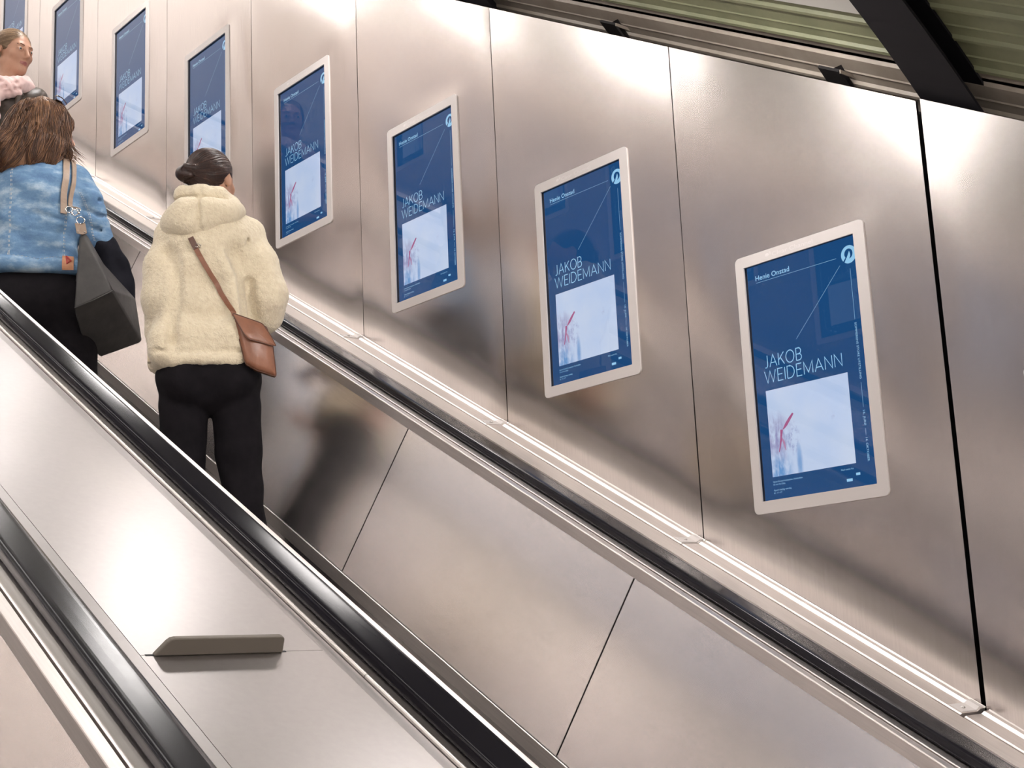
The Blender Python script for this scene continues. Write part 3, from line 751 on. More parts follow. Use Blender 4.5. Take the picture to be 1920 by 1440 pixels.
def tubes(P, r, seg=3):
    """P: (n strands, k points, 3) -> thin tapering strands"""
    n, k, _ = P.shape; d = np.gradient(P, axis=1); d /= np.maximum(np.linalg.norm(d, axis=-1, keepdims=True), 1e-9)
    up = np.array([.3, .2, 1.]); a = np.cross(d, up); a /= np.maximum(np.linalg.norm(a, axis=-1, keepdims=True), 1e-9); b = np.cross(d, a)
    t = np.linspace(0, 1, k); rr = r*np.clip(np.minimum(1, (1-t)*4+.15), 0, 1); ring = []
    for q in range(seg):
        w = 2*math.pi*q/seg; ring.append(P+(a*math.cos(w)+b*math.sin(w))*rr[None, :, None])
    V = np.stack(ring, 2).reshape(-1, 3); F = []
    base = (np.arange(n)[:, None]*k+np.arange(k-1)[None, :])*seg
    for q in range(seg):
        q2 = (q+1) % seg; F.append(np.stack([base+q, base+q2, base+seg+q2, base+seg+q], -1).reshape(-1, 4))
    return V, np.concatenate(F)
def trace(field, S, flow, n, step, off=.002, jit=.0):
    P = [S]; p = S.copy()
    for i in range(n):
        g = field.grad(p); d = flow(p, i); d = d+RNG.normal(0, jit, p.shape) if jit else d
        d = d-(d*g).sum(-1, keepdims=True)*g; d /= np.maximum(np.linalg.norm(d, axis=-1, keepdims=True), 1e-6)
        p = p+d*step; s = field.sample(p); far = np.abs(s) < .05
        p = p-np.where(far, s-off, 0)[:, None]*field.grad(p); P.append(p.copy())
    return np.stack(P, 1)
def on_surface(field, lo, hi, n, cond=None):
    out = []; tot = 0
    while tot < n:
        p = RNG.uniform(lo, hi, (n*6, 3)); s = field.sample(p); p = p[np.abs(s) < .02]
        for _ in range(3): p = p-field.sample(p)[:, None]*field.grad(p)
        if cond is not None: p = p[cond(p)]
        out.append(p); tot += len(p)
        if len(out) > 12: break
    return np.concatenate(out)[:n]

def head(f, c, face, tilt=0, s=1.0, k=.012):
    """head with brow, eye sockets, nose, lips, chin and ears around centre c; face = degrees the face is turned clockwise from straight ahead"""
    R = rot(tilt, 0, -face); c = np.array(c, float)
    T = lambda p: c+R@(np.array(p, float)*s)
    E = lambda p, r, **kw: f.ell(T(p), np.array(r)*s, rot=R, **kw)
    C_ = lambda a, b, ra, rb=None, **kw: f.cap(T(a), T(b), ra*s, (rb if rb is not None else ra)*s, **kw)
    E((0, -.012, .028), (.073, .093, .080), k=k)
    E((0, .030, -.030), (.057, .058, .070), k=.03)
    C_((-.040, -.005, -.055), (-.014, .058, -.092), .020, .016, k=.03); C_((.040, -.005, -.055), (.014, .058, -.092), .020, .016, k=.03)
    E((0, .068, -.090), (.019, .014, .014), k=.02)
    E((-.034, .060, -.022), (.024, .018, .020), k=.02); E((.034, .060, -.022), (.024, .018, .020), k=.02)
    C_((-.034, .076, .023), (.034, .076, .023), .009, k=.018)
    for sg in (-1, 1):
        f.ell(T((sg*.031, .089, .004)), np.array((.016, .012, .011))*s, rot=R, mode='-', k=.012)
        f.ell(T((sg*.031, .074, .003)), np.array((.0135, .0135, .0125))*s, rot=R, k=.003)
        C_((sg*.017, .0865, .0065), (sg*.045, .078, .0050), .0042, .0034, k=.004); C_((sg*.019, .0855, -.0035), (sg*.043, .078, -.0035), .0026, .0022, k=.004)
        C_((sg*.010, .091, -.036), (sg*.008, .088, -.036), .0075, k=.006)
    C_((0, .086, .012), (0, .106, -.030), .0065, .0105, k=.012)
    C_((-.019, .082, -.058), (0, .089, -.055), .0036, .0045, k=.006); C_((.019, .082, -.058), (0, .089, -.055), .0036, .0045, k=.006)
    C_((-.014, .082, -.066), (.014, .082, -.066), .0056, k=.006)
    f.cap(T((-.022, .091, -.0605)), T((.022, .091, -.0605)), .0017*s, mode='-', k=.003)
    for sg in (-1, 1):
        f.ell(T((sg*.076, -.008, -.004)), np.array((.009, .018, .031))*s, rot=R @ rot(0, sg*-8, sg*-18), k=.006)
        f.ell(T((sg*.0875, -.003, .000)), np.array((.006, .010, .019))*s, rot=R @ rot(0, sg*-8, sg*-18), mode='-', k=.006)
    return T, R
def eyes(parent, fig, T, R, s, iris):
    for sg in (-1, 1):
        mb = MB(); c = T((sg*.031, .0755, .003)); mb.ball(tuple(c), .0118*s, 14)
        e = figmb('eye', mb, M['eye'], parent, fig, smooth=True)
        mb = MB(); d = R@np.array([0, 1, 0]); mb.ball(tuple(c+d*.0080*s), .0056*s, 10); figmb('iris', mb, iris, e, fig, smooth=True)
def hand(f, wrist, d, n, side, s=1.0, curl=.5):
    """palm with four fingers and a thumb; d = pointing direction, n = palm normal"""
    d = np.array(d, float); d /= np.linalg.norm(d); n = np.array(n, float); n -= d*(n@d); n /= np.linalg.norm(n); a = np.cross(d, n)*side; w = np.array(wrist, float)
    Q = lambda x, y, z: w+s*(a*x+d*y+n*z)
    for x in (-.026, -.009, .009, .026): f.cap(Q(x*.6, .0, 0), Q(x, .075, 0), .013*s, .0105*s, k=.012)
    for x, L in ((-.029, .058), (-.010, .070), (.010, .076), (.029, .068)):
        c1 = curl*.9; c2 = curl*1.6; p0 = Q(x, .078, 0); p1 = p0+s*(d*math.cos(c1*.6)+n*math.sin(c1*.6))*L*.45; p2 = p1+s*(d*math.cos(c2)+n*math.sin(c2))*L*.32; p3 = p2+s*(d*math.cos(c2*1.4)+n*math.sin(c2*1.4))*L*.25
        f.chain([p0, p1, p2, p3], [.0092*s, .0085*s, .0078*s, .0070*s], k=.004)
    f.chain([Q(.020, .015, .006), Q(.043, .045, .016), Q(.048, .068, .022), Q(.046, .085, .028)], [.014*s, .011*s, .0098*s, .0085*s], k=.006)

# cloth, skin and hair
def fab(name, a, b_, scale, rough=.85, bumps=(), sheen=0, **k):
    m = mat(name, a, rough, 0, **k); v = coords(m)
    L_(m, ramp(m, noise(m, v, scale, 4, .6), [(.3, a), (.7, b_)]), m.node_tree.nodes['Principled BSDF'].inputs['Base Color'])
    if bumps: bump(m, [(noise(m, v, s_, 2, .6), st, d) for s_, st, d in bumps])
    if sheen: m.node_tree.nodes['Principled BSDF'].inputs['Sheen Weight'].default_value = sheen; m.node_tree.nodes['Principled BSDF'].inputs['Sheen Roughness'].default_value = .6
    return m
M['skin'] = fab('skin', (.50, .27, .185), (.58, .33, .235), 18, .5, [(300, .15, .0006)], Subsurface_Weight=.15, Subsurface_Radius=(.012, .005, .003), Subsurface_Scale=1.0)
M['skin2'] = fab('tanned_and_shaded_skin', (.40, .20, .125), (.48, .26, .17), 18, .5, [(300, .15, .0006)], Subsurface_Weight=.12, Subsurface_Radius=(.012, .005, .003), Subsurface_Scale=1.0)  # darker skin; for the scarfed woman it holds the shade on her face
M['lips'] = mat('lips', (.34, .12, .10), .45)
M['eye'] = mat('eye_white', (.42, .38, .35), .25)
M['iris'] = mat('iris', (.05, .06, .06), .1)
def hair_mat(name, stops, scale=(60, 60, 6)):
    m = mat(name, stops[0][1], .42, 0); g = N_(m, 'ShaderNodeNewGeometry'); b = m.node_tree.nodes['Principled BSDF']
    mx = N_(m, 'ShaderNodeMath', operation='MULTIPLY_ADD'); n = noise(m, coords(m, scale), 1.0, 3, .6)
    L_(m, g.outputs['Random Per Island'], mx.inputs[0]); mx.inputs[1].default_value = .45; sc = N_(m, 'ShaderNodeMath', operation='MULTIPLY'); L_(m, n, sc.inputs[0]); sc.inputs[1].default_value = .6
    L_(m, sc.outputs[0], mx.inputs[2]); L_(m, ramp(m, mx.outputs[0], stops), b.inputs['Base Color']); bump(m, [(n, .5, .004)]); return m
M['hair_brown'] = hair_mat('brown_streaked_hair', [(.2, (.034, .016, .010)), (.5, (.105, .047, .026)), (.8, (.33, .165, .080))])
M['hair_dark'] = hair_mat('dark_brown_hair', [(.2, (.022, .011, .010)), (.6, (.050, .024, .018)), (.9, (.13, .055, .035))], (40, 40, 40))
M['hair_fair'] = hair_mat('dark_blond_hair', [(.2, (.13, .075, .045)), (.6, (.25, .16, .095)), (.9, (.42, .29, .18))], (40, 40, 60))
M['fleece'] = fab('cream_fleece', (.72, .60, .42), (.82, .71, .52), 60, .95, [(90, .9, .006), (260, .8, .003)], .35)
M['fleece_seam'] = fab('fleece_seam', (.55, .44, .29), (.64, .53, .37), 60, .95)
M['black_cloth'] = fab('black_trousers', (.0055, .0045, .006), (.010, .008, .010), 25, .9, [(40, .3, .004)], 0, Specular_IOR_Level=.15)
M['navy_cloth'] = fab('blue_black_cloth', (.005, .005, .009), (.010, .010, .016), 20, .85, [(30, .3, .004)], 0, Specular_IOR_Level=.2)
M['shoe'] = mat('black_shoe', (.015, .014, .014), .4)
def denim():
    m = mat('washed_denim', (.16, .28, .44), .85, 0); v = coords(m); b = m.node_tree.nodes['Principled BSDF']
    big = ramp(m, noise(m, coords(m, (1, 1, 2.2)), 9, 5, .65), [(.30, (.085, .17, .31)), (.50, (.15, .27, .43)), (.70, (.42, .53, .63))])
    fine = noise(m, v, 700, 2, .6)
    mx = N_(m, 'ShaderNodeMix', data_type='RGBA', blend_type='MULTIPLY'); mx.inputs[0].default_value = .5
    L_(m, big, mx.inputs[6]); L_(m, ramp(m, fine, [(.3, (.7, .7, .7)), (.7, (1.1, 1.1, 1.1))]), mx.inputs[7]); L_(m, mx.outputs[2], b.inputs['Base Color'])
    bump(m, [(noise(m, v, 28, 3, .6), .5, .006), (fine, .4, .0008)]); return m
M['denim'] = denim()
M['stitch'] = mat('pale_stitching', (.55, .55, .52), .8)
M['patch'] = fab('tan_leather_patch', (.50, .22, .11), (.62, .30, .17), 40, .55, [(200, .4, .001)])
M['patch_red'] = mat('red_print', (.42, .05, .05), .6)
M['grey_bag'] = fab('grey_waxed_canvas', (.030, .027, .026), (.055, .050, .047), 12, .6, [(18, .35, .006), (900, .3, .0004)])
M['bag_strap'] = fab('taupe_leather', (.30, .21, .155), (.38, .28, .21), 40, .5, [(300, .4, .0008)])
M['brown_bag'] = fab('brown_leather', (.19, .075, .040), (.30, .125, .070), 14, .36, [(26, .3, .004), (500, .3, .0005)])
M['brown_edge'] = mat('brown_leather_edge', (.11, .045, .027), .4)
M['chrome'] = mat('chrome', (.75, .72, .70), .12, 1)
M['leather_jacket'] = fab('dark_brown_leather', (.035, .023, .016), (.060, .040, .028), 10, .42, [(22, .5, .006), (300, .3, .0008)])
M['scarf'] = fab('pale_pink_scarf', (.68, .45, .42), (.80, .58, .54), 14, .8, [(60, .5, .004)], .3)
M['tortoise'] = mat('brown_sunglass_frame', (.05, .02, .012), .2)
M['dark_lens'] = mat('dark_lens', (.02, .015, .015), .05)

def lips_index(V, F, T, R, s):
    c = V[F].mean(1); q = (c-T((0, 0, 0)))@R/s
    return ((np.abs(q[:, 0]) < .023) & (q[:, 1] > .079) & (q[:, 2] < -.0530+np.abs(q[:, 0])*-.12) & (q[:, 2] > -.0715+np.abs(q[:, 0])*.25)).astype(int)

# ---- woman in the cream fleece --------------------------------------------------
A = Fig(-1.692, -.87, 152.0); ZA = zN(-1.6, -1.66)+.006
f = Field((-.36, -.30, ZA-.01), (.40, .46, .78), .0062)
T, R = head(f, (.006, .0, .598), 32, 2, .96)
f.chain([(-.005, -.025, .40), (-.004, -.02, .50), (0, -.01, .55)], [.056, .050, .050], k=.03)
f.chain([(-.11, .01, .378), (.0, .01, .395), (.11, .01, .378)], [.034, .045, .034], k=.03)
f.ell((0, .012, .25), (.135, .070, .16), k=.04); f.ell((-.005, .012, .05), (.13, .070, .13), k=.04); f.ell((-.005, 0, -.12), (.155, .10, .12), k=.05)
f.chain([(-.115, .01, .375), (-.158, -.005, .27), (-.170, .0, .15), (-.152, .10, .05), (-.14, .20, .01)], [.034, .032, .032, .026, .024], k=.02); hand(f, (-.14, .20, .01), (.5, .6, -.5), (1, 0, .2), -1, .9, .5)
f.chain([(.11, .01, .372), (.165, -.015, .29), (.190, -.015, .165), (.13, .14, .118), (.10, .20, .12)], [.036, .034, .034, .026, .024], k=.02); hand(f, (.10, .22, .12), (-.7, .5, .1), (-.3, -.6, -.6), 1, .9, .8)
for sx, xk, xa in ((-.085, -.095, -.095), (.085, .105, .130)):
    f.chain([(sx, 0, -.16), (xk, .01, -.50), (xa, -.01, ZA+.09)], [.078, .052, .038], k=.03); f.chain([(xa, -.03, ZA+.045), (xa, .12, ZA+.030)], [.036, .026], k=.03)
V, F = f.mesh(1)
womanA = skin_mesh('person', V, F, [M['skin2']], None, None, A)
tag(womanA, 'person in a cream fleece hoodie, dark hair in a bun, seen from behind', 'person', 'people riding the escalator')
# trousers
f = Field((-.26, -.20, ZA), (.27, .30, .02), .007)
f.ell((-.008, .0, -.13), (.182, .135, .14), k=.02)
f.ell((-.085, -.055, -.15), (.088, .085, .10), k=.03); f.ell((.078, -.055, -.14), (.088, .085, .10), k=.03)
f.chain([(-.092, -.005, -.17), (-.095, .0, -.42), (-.098, .01, -.60), (-.100, -.01, ZA+.06)], [.092, .074, .072, .088], k=.012)
f.chain([(.083, -.005, -.17), (.095, .0, -.40), (.118, .01, -.62), (.132, -.01, ZA+.06)], [.092, .078, .066, .082], k=.012)
f.cut(lambda X, Y, Z: np.maximum(ZA+.045-Z, Z+.01))
f.warp(lambda X, Y, Z: .0035*np.sin(38*Z+9*X+7*np.sin(14*X))*np.exp(-((Z+.55)/.16)**2)+.003*np.sin(55*Z-40*np.abs(X))*np.exp(-((Z+.2)/.07)**2)+.002*np.sin(20*Z+30*Y))
V, F = f.mesh(1); skin_mesh('trousers', V, F, M['black_cloth'], womanA, None, A)
for xa in (-.098, .132):
    f = Field((xa-.08, -.14, ZA-.02), (xa+.08, .22, ZA+.12), .006)
    f.chain([(xa, -.05, ZA+.045), (xa, .05, ZA+.040), (xa, .14, ZA+.028)], [.042, .042, .028], k=.03); f.cut(lambda X, Y, Z: ZA-Z)
    V, F = f.mesh(1); skin_mesh('shoe', V, F, M['shoe'], womanA, None, A)
# fleece jacket
f = Field((-.32, -.26, -.18), (.36, .32, .62), .0062)
f.box((.0, .0, .315), (.165, .112, .135), .085, k=.02)
f.ell((-.005, -.02, .34), (.16, .125, .14), k=.04)
f.box((-.018, .0, .10), (.175, .128, .17), .09, k=.06)
f.box((-.028, .005, -.035), (.182, .150, .078), .06, k=.05)
f.chain([(-.13, .0, .392), (.0, -.01, .425), (.138, .0, .405)], [.062, .07, .060], k=.04)
# arms
f.chain([(-.130, .0, .378), (-.156, -.02, .27), (-.166, -.025, .15), (-.158, .03, .05), (-.135, .12, .0)], [.066, .075, .073, .066, .052], k=.022)
f.chain([(.135, .0, .385), (.165, -.015, .29), (.192, -.02, .165), (.185, .015, .115), (.135, .12, .115), (.10, .17, .12)], [.060, .071, .076, .072, .055, .045], k=.018)
# hem band and folds
f.chain([(-.19, .0, -.085), (-.12, -.115, -.092), (-.03, -.140, -.092), (.08, -.118, -.092), (.145, .0, -.088), (.06, .13, -.088), (-.10, .13, -.088), (-.19, 0, -.085)], [.022]*8, k=.016)
def groove(f, pts, r=.006, k=.012): f.chain(pts, [r]*len(pts), mode='-', k=k)
fold(f, [(-.148, -.10, .30), (-.118, -.125, .25), (-.112, -.13, .16), (-.125, -.13, .06), (-.130, -.13, -.03)], .020, 0.0448)
fold(f, [(-.150, -.075, .30), (-.160, -.08, .15), (-.165, -.07, .0)], .012, .010)
fold(f, [(.085, -.12, .29), (.118, -.115, .22), (.128, -.11, .12), (.128, -.10, .05)], .028, 0.0762)
fold(f, [(.128, -.07, .20), (.138, -.06, .12), (.140, -.05, .06)], .016, 0.0672)
fold(f, [(.045, -.125, .27), (.075, -.125, .17), (.085, -.125, .08), (.06, -.13, .0)], .026, -0.0269)
fold(f, [(-.085, -.12, .26), (-.080, -.12, .13), (-.105, -.12, .02)], .024, -0.0246)
fold(f, [(-.10, -.13, .085), (-.02, -.135, .06), (.06, -.135, .075)], .022, 0.0202)
fold(f, [(-.06, -.13, .20), (.0, -.13, .17), (.05, -.13, .19)], .03, 0.0134)
fold(f, [(.120, -.07, .40), (.128, -.10, .34), (.118, -.115, .28)], .007, 0.0224)
fold(f, [(.20, -.07, .24), (.215, -.06, .13)], .02, -0.0179)
fold(f, [(-.185, -.13, -.062), (-.03, -.16, -.066), (.14, -.13, -.062)], .008, 0.0157)
groove(f, [(-.035, -.160, -.040), (.012, -.160, -.036)], .004, .008)
f.warp(lambda X, Y, Z: .0035*np.sin(22*X+9*Z)*np.sin(17*Z+4*X)+.0012*np.sin(170*X+60*Z)*np.sin(150*Z)*np.sin(140*Y+30*X))
f.cut(lambda X, Y, Z: -.128-Z)
V, F = f.mesh(1); V += RNG.normal(0, .0007, V.shape); jk = skin_mesh('fleece_jacket', V, F, M['fleece'], womanA, None, A); fj = f
# hood
f = Field((-.24, -.26, .26), (.20, .16, .64), .0055)
f.ell((-.115, -.055, .415), (.060, .085, .062), k=.03)
f.box((-.060, -.105, .425), (.078, .062, .075), .055, k=.03, rot=rot(0, -6, 0))
f.ell((.02, -.090, .445), (.085, .075, .060), k=.04); f.ell((.07, -.04, .47), (.055, .08, .040), k=.03)
f.chain([(-.105, .0, .535), (-.095, -.075, .525), (-.035, -.105, .520), (.030, -.085, .520), (.075, -.03, .505), (.095, .03, .490)], [.022, .025, .027, .026, .024, .018], k=.022)
f.chain([(-.09, -.05, .50), (-.03, -.08, .495), (.05, -.05, .49)], [.036, .04, .034], k=.03)
fold(f, [(-.036, -.12, .56), (-.038, -.14, .50), (-.040, -.165, .43), (-.040, -.15, .36)], .008, .018)
fold(f, [(-.125, -.05, .497), (-.085, -.11, .494), (-.03, -.135, .490), (.05, -.115, .487), (.10, -.04, .478)], .010, .020)
fold(f, [(-.112, -.12, .46), (-.105, -.13, .42), (-.102, -.12, .38)], .014, .014)

f.ell((-.004, -.005, .56), (.060, .066, .09), mode='-', k=.01)
V, F = f.mesh(1); V += RNG.normal(0, .0006, V.shape); skin_mesh('hood', V, F, M['fleece'], womanA, None, A)
mb = MB(); mb.box((-.215, -.06, -.085), (-.199, -.03, -.058)); figmb('care_label', mb, M['fleece'], womanA, A)
# hair pulled into a bun
f = Field((-.16, -.18, .48), (.14, .14, .75), .005)
Th = lambda p: T(p)
f.ell(T((0, -.020, .036)), (.079, .093, .083), rot=R, k=.01)
f.cap(T((0, -.075, -.02)), T((0, -.055, -.075)), .040, .038, k=.04)
f.ell(T((0, .085, -.055)), (.085, .085, .088), rot=R, mode='-', k=.01)
for sg in (-1, 1): f.ell(T((sg*.082, .01, -.030)), (.028, .042, .045), rot=R, mode='-', k=.01)
bc = T((-.035, -.108, .008))
f.ell(bc, (.046, .036, .034), k=.012); base = f
f.chain([bc+np.array(p) for p in ((-.028, -.018, .0), (-.008, -.034, .014), (.020, -.028, .012), (.028, -.012, -.008), (.004, -.034, -.016), (-.026, -.02, -.006))], [.011, .012, .013, .012, .012, .011], k=.004)
V, F = f.mesh(1)
hp = skin_mesh('hair', V, F, M['hair_dark'], womanA, None, A)
S = on_surface(f, (-.12, -.12, .54), (.12, .10, .72), 900, lambda p: np.linalg.norm(p-bc, axis=1) > .045)
P = trace(f, S, lambda p, i: bc-p, 9, .009, .0012, .0008); d = np.linalg.norm(P[:, -1]-bc, axis=1); Vs, Fs = tubes(P, .0009)
skin_mesh('hair_strands', Vs, Fs, M['hair_dark'], hp, None, A)

def strap_on(field, pts, w, th, fig, mtl, name, parent, off=.003, n=24):
    P = []; pts = np.array(pts, float); L = np.cumsum([0]+[np.linalg.norm(pts[i+1]-pts[i]) for i in range(len(pts)-1)])
    for t in np.linspace(0, L[-1], n): P.append([np.interp(t, L, pts[:, k]) for k in range(3)])
    P = np.array(P)
    if field is not None:
        for _ in range(4):
            s = field.sample(P); near = np.abs(s) < .06; P = P-np.where(near, s-off, 0)[:, None]*field.grad(P)
        for _ in range(2): P[1:-1] = (P[:-2]+2*P[1:-1]+P[2:])/4
        G = field.grad(P)
    else: G = np.tile([0, -1., 0], (n, 1))
    D = np.gradient(P, axis=0); D /= np.linalg.norm(D, axis=1, keepdims=True); S_ = np.cross(D, G); S_ /= np.linalg.norm(S_, axis=1, keepdims=True); G = np.cross(S_, D)
    mb = MB(); vs = []
    for i in range(n):
        for a, b in ((-1, 0), (1, 0), (1, 1), (-1, 1)): vs.append(tuple(P[i]+S_[i]*a*w/2+G[i]*b*th))
    fs = [(i*4+k, i*4+(k+1) % 4, i*4+4+(k+1) % 4, i*4+4+k) for i in range(n-1) for k in range(4)]+[(0, 1, 2, 3), (n*4-1, n*4-2, n*4-3, n*4-4)]
    mb.add(vs, fs); return figmb(name, mb, mtl, parent, fig), P
# cross-body bag
bagw = thing('crossbody_bag', tuple(A.w([.17, -.15, -.14])[0]), 'brown leather flap bag hanging from a thin strap across the cream fleece', 'bag')
strap_on(fj, [(-.062, -.14, .325), (-.02, -.15, .24), (.03, -.155, .15), (.078, -.155, .060)], .017, .004, A, M['brown_bag'], 'strap', bagw, .004)
st, _ = strap_on(fj, [(-.066, -.14, .338), (-.048, -.145, .300)], .020, .007, A, M['brown_edge'], 'strap_keeper', bagw, .006, 8)
mb = MB(); mb.tube([tuple(p) for p in np.array([(-.052, -.172, .300), (-.036, -.174, .294), (-.033, -.174, .304), (-.049, -.172, .310)])], .0016, 6, closed=True); figmb('buckle', mb, M['chrome'], bagw, A, smooth=True)
def slab(poly, depth, bulge, nd=(0, -1, 0), cuts=1):
    """pillow-like leather panel from an outline (x,y,z) pushed along nd"""
    n = len(poly); P = np.array(poly, float); c = P.mean(0); nd = np.array(nd, float); mb = MB(); rings = []
    for s_, d_ in ((1, 0), (1.0, depth*.75), (.93, depth+bulge*.35), (.75, depth+bulge*.75), (.4, depth+bulge)): rings.append(c+(P-c)*s_+nd*d_)
    vs = [tuple(v) for r in rings for v in r]+[tuple(c+nd*(depth+bulge*1.05)), tuple(c)]; K = len(rings)
    fs = [(k*n+i, k*n+(i+1) % n, (k+1)*n+(i+1) % n, (k+1)*n+i) for k in range(K-1) for i in range(n)]
    fs += [((K-1)*n+i, (K-1)*n+(i+1) % n, K*n) for i in range(n)]+[((i+1) % n, i, K*n+1) for i in range(n)]
    mb.add(vs, fs); return mb
def smooth_poly(pts, r=.25, k=4):
    out = []; n = len(pts); pts = [np.array(p, float) for p in pts]
    for i in range(n):
        a, b, c = pts[i-1], pts[i], pts[(i+1) % n]; p0 = b+(a-b)*r; p1 = b+(c-b)*r
        for j in range(k+1): t = j/k; out.append(tuple((1-t)**2*p0+2*t*(1-t)*b+t*t*p1))
    return out
yb = -.118
body = smooth_poly([(.075, yb, .062), (.190, yb+.03, .030), (.212, yb+.035, -.035), (.224, yb+.035, -.150), (.150, yb, -.132), (.116, yb-.005, -.112)], .12)
bagb = figmb('pouch', slab(body, .030, .020), M['brown_bag'], bagw, A, smooth=True)
flap = smooth_poly([(.070, yb-.040, .066), (.176, yb-.010, .036), (.206, yb-.008, -.010), (.222, yb-.012, -.045), (.205, yb-.014, -.044), (.128, yb-.047, -.030), (.112, yb-.049, -.012)], .14)
figmb('flap', slab(flap, .006, .004), M['brown_bag'], bagw, A, smooth=True)
mb = MB(); mb.tube([(p[0], p[1]-.006, p[2]) for p in flap], .0018, 6, closed=True); figmb('flap_piping', mb, M['brown_edge'], bagw, A, smooth=True)
mb = MB(); mb.tube([(p[0], p[1]-.026, p[2]) for p in body], .0018, 6, closed=True); figmb('piping', mb, M['brown_edge'], bagw, A, smooth=True)

# ---- woman in the denim jacket ----------------------------------------------------
B = Fig(-2.702, -1.10, 158.68); ZB = zN(-2.8, -1.66)+.006
f = Field((-.36, -.28, ZB-.01), (.42, .42, 1.24), .0066)
T, R = head(f, (.020, .015, 1.080), 74, 0, .99)
f.chain([(-.01, -.02, .90), (-.006, -.01, .98), (0, 0, 1.02)], [.056, .05, .05], k=.03)
f.chain([(-.15, 0, .885), (0, -.01, .90), (.14, 0, .885)], [.045, .06, .045], k=.05)
f.ell((-.01, 0, .76), (.15, .09, .17), k=.05); f.ell((-.01, 0, .56), (.14, .09, .13), k=.05); f.ell((0, 0, .42), (.17, .11, .13), k=.05)
f.chain([(-.16, 0, .88), (-.20, -.0, .65), (-.16, .18, .58), (-.12, .24, .58)], [.042, .036, .028, .025], k=.03); hand(f, (-.12, .24, .58), (.6, .6, 0), (1, 0, -.4), -1, .9, .5)
f.chain([(.15, 0, .88), (.225, .02, .65), (.20, .20, .56), (.16, .26, .56)], [.042, .036, .028, .025], k=.03); hand(f, (.16, .26, .56), (-.5, .7, 0), (-.6, 0, -.6), 1, .9, .6)
for sx, xk in ((-.095, -.10), (.095, .12)):
    f.chain([(sx, 0, .40), (xk, .01, .02), (xk, -.01, ZB+.09)], [.088, .056, .042], k=.03); f.chain([(xk, -.03, ZB+.045), (xk, .12, ZB+.030)], [.036, .026], k=.03)
V, F = f.mesh(1)
womanB = skin_mesh('person', V, F, [M['skin']], None, None, B)
tag(womanB, 'person in a blue denim jacket, brown shoulder-length hair, sunglasses pushed up on the head', 'person', 'people riding the escalator')
f = Field((-.32, -.24, ZB), (.34, .26, .56), .0075)
f.ell((.0, .0, .36), (.218, .148, .17), k=.02); f.ell((-.1, -.06, .33), (.11, .095, .12), k=.03); f.ell((.11, -.06, .33), (.11, .095, .12), k=.03)
f.chain([(-.105, 0, .36), (-.11, 0, 0.), (-.11, 0, ZB+.06)], [.115, .10, .10], k=.03); f.chain([(.108, 0, .36), (.125, 0, 0.), (.12, 0, ZB+.06)], [.118, .104, .10], k=.03)
f.cut(lambda X, Y, Z: ZB+.04-Z); f.warp(lambda X, Y, Z: .004*np.sin(18*X+5*Z)*np.sin(6*Z+11*Y))
V, F = f.mesh(1); skin_mesh('trousers', V, F, M['black_cloth'], womanB, None, B)
for xa in (-.10, .12):
    f = Field((xa-.08, -.14, ZB-.02), (xa+.08, .22, ZB+.12), .006)
    f.chain([(xa, -.05, ZB+.045), (xa, .05, ZB+.040), (xa, .14, ZB+.028)], [.042, .042, .028], k=.03); f.cut(lambda X, Y, Z: ZB-Z)
    V, F = f.mesh(1); skin_mesh('shoe', V, F, M['shoe'], womanB, None, B)
f = Field((-.34, -.24, .42), (.36, .34, 1.0), .0062)
f.box((-.008, .0, .78), (.165, .105, .15), .08, k=.02)
f.ell((-.01, -.03, .80), (.15, .11, .14), k=.04)
f.box((-.012, .0, .585), (.158, .115, .15), .085, k=.05)
f.box((-.005, -.002, .470), (.182, .158, .032), .026, k=.02)
f.chain([(-.15, 0, .885), (-.01, -.01, .925), (.135, 0, .892)], [.05, .065, .052], k=.04)
f.chain([(-.145, 0, .870), (-.195, -.005, .77), (-.225, .0, .66), (-.20, .12, .58)], [.060, .064, .060, .048], k=.02)
f.chain([(.140, 0, .872), (.178, -.005, .79), (.208, .005, .70), (.222, .02, .635), (.215, .11, .58), (.19, .19, .56)], [.060, .064, .062, .062, .052, .046], k=.02)
for z0 in (.80, .735, .675, .62): f.chain([(.165, -.062, z0), (.222, -.050, z0-.022), (.262, .0, z0-.010)], [.004, .006, .004], mode='-', k=.018)
for z0, sl in ((.64, .05), (.60, .02), (.545, -.01)): f.chain([(-.13, -.125, z0), (-.02, -.128, z0+sl), (.10, -.115, z0+sl*.4)], [.003, .004, .003], mode='-', k=.02)
groove(f, [(-.18, -.13, .492), (-.01, -.14, .490), (.16, -.13, .492)], .003, .006)
f.warp(lambda X, Y, Z: .003*np.sin(30*X+22*Z)*np.sin(16*Z-20*Y)+.0015*np.sin(70*Z+30*X))
f.cut(lambda X, Y, Z: .436-Z)
V, F = f.mesh(1); skin_mesh('denim_jacket', V, F, M['denim'], womanB, None, B); fd = f
f2 = MB()
def seamline(mb, pts, field=fd, gap=.006):
    for g in (-gap/2, gap/2):
        P = np.array(pts, float); L = np.linspace(0, 1, 40); t0 = np.linspace(0, 1, len(P)); Q = np.stack([np.interp(L, t0, P[:, k]) for k in range(3)], -1); Q[:, 0] += g
        for _ in range(4): Q = Q-(field.sample(Q)-.0006)[:, None]*field.grad(Q)
        for i in range(0, 39, 2): mb.tube([tuple(Q[i]), tuple(Q[i+1])], .0011, 5)
seamline(f2, [(-.118, -.12, .88), (-.122, -.13, .70), (-.125, -.13, .505)]); seamline(f2, [(.095, -.12, .80), (.098, -.12, .65), (.092, -.12, .505)])
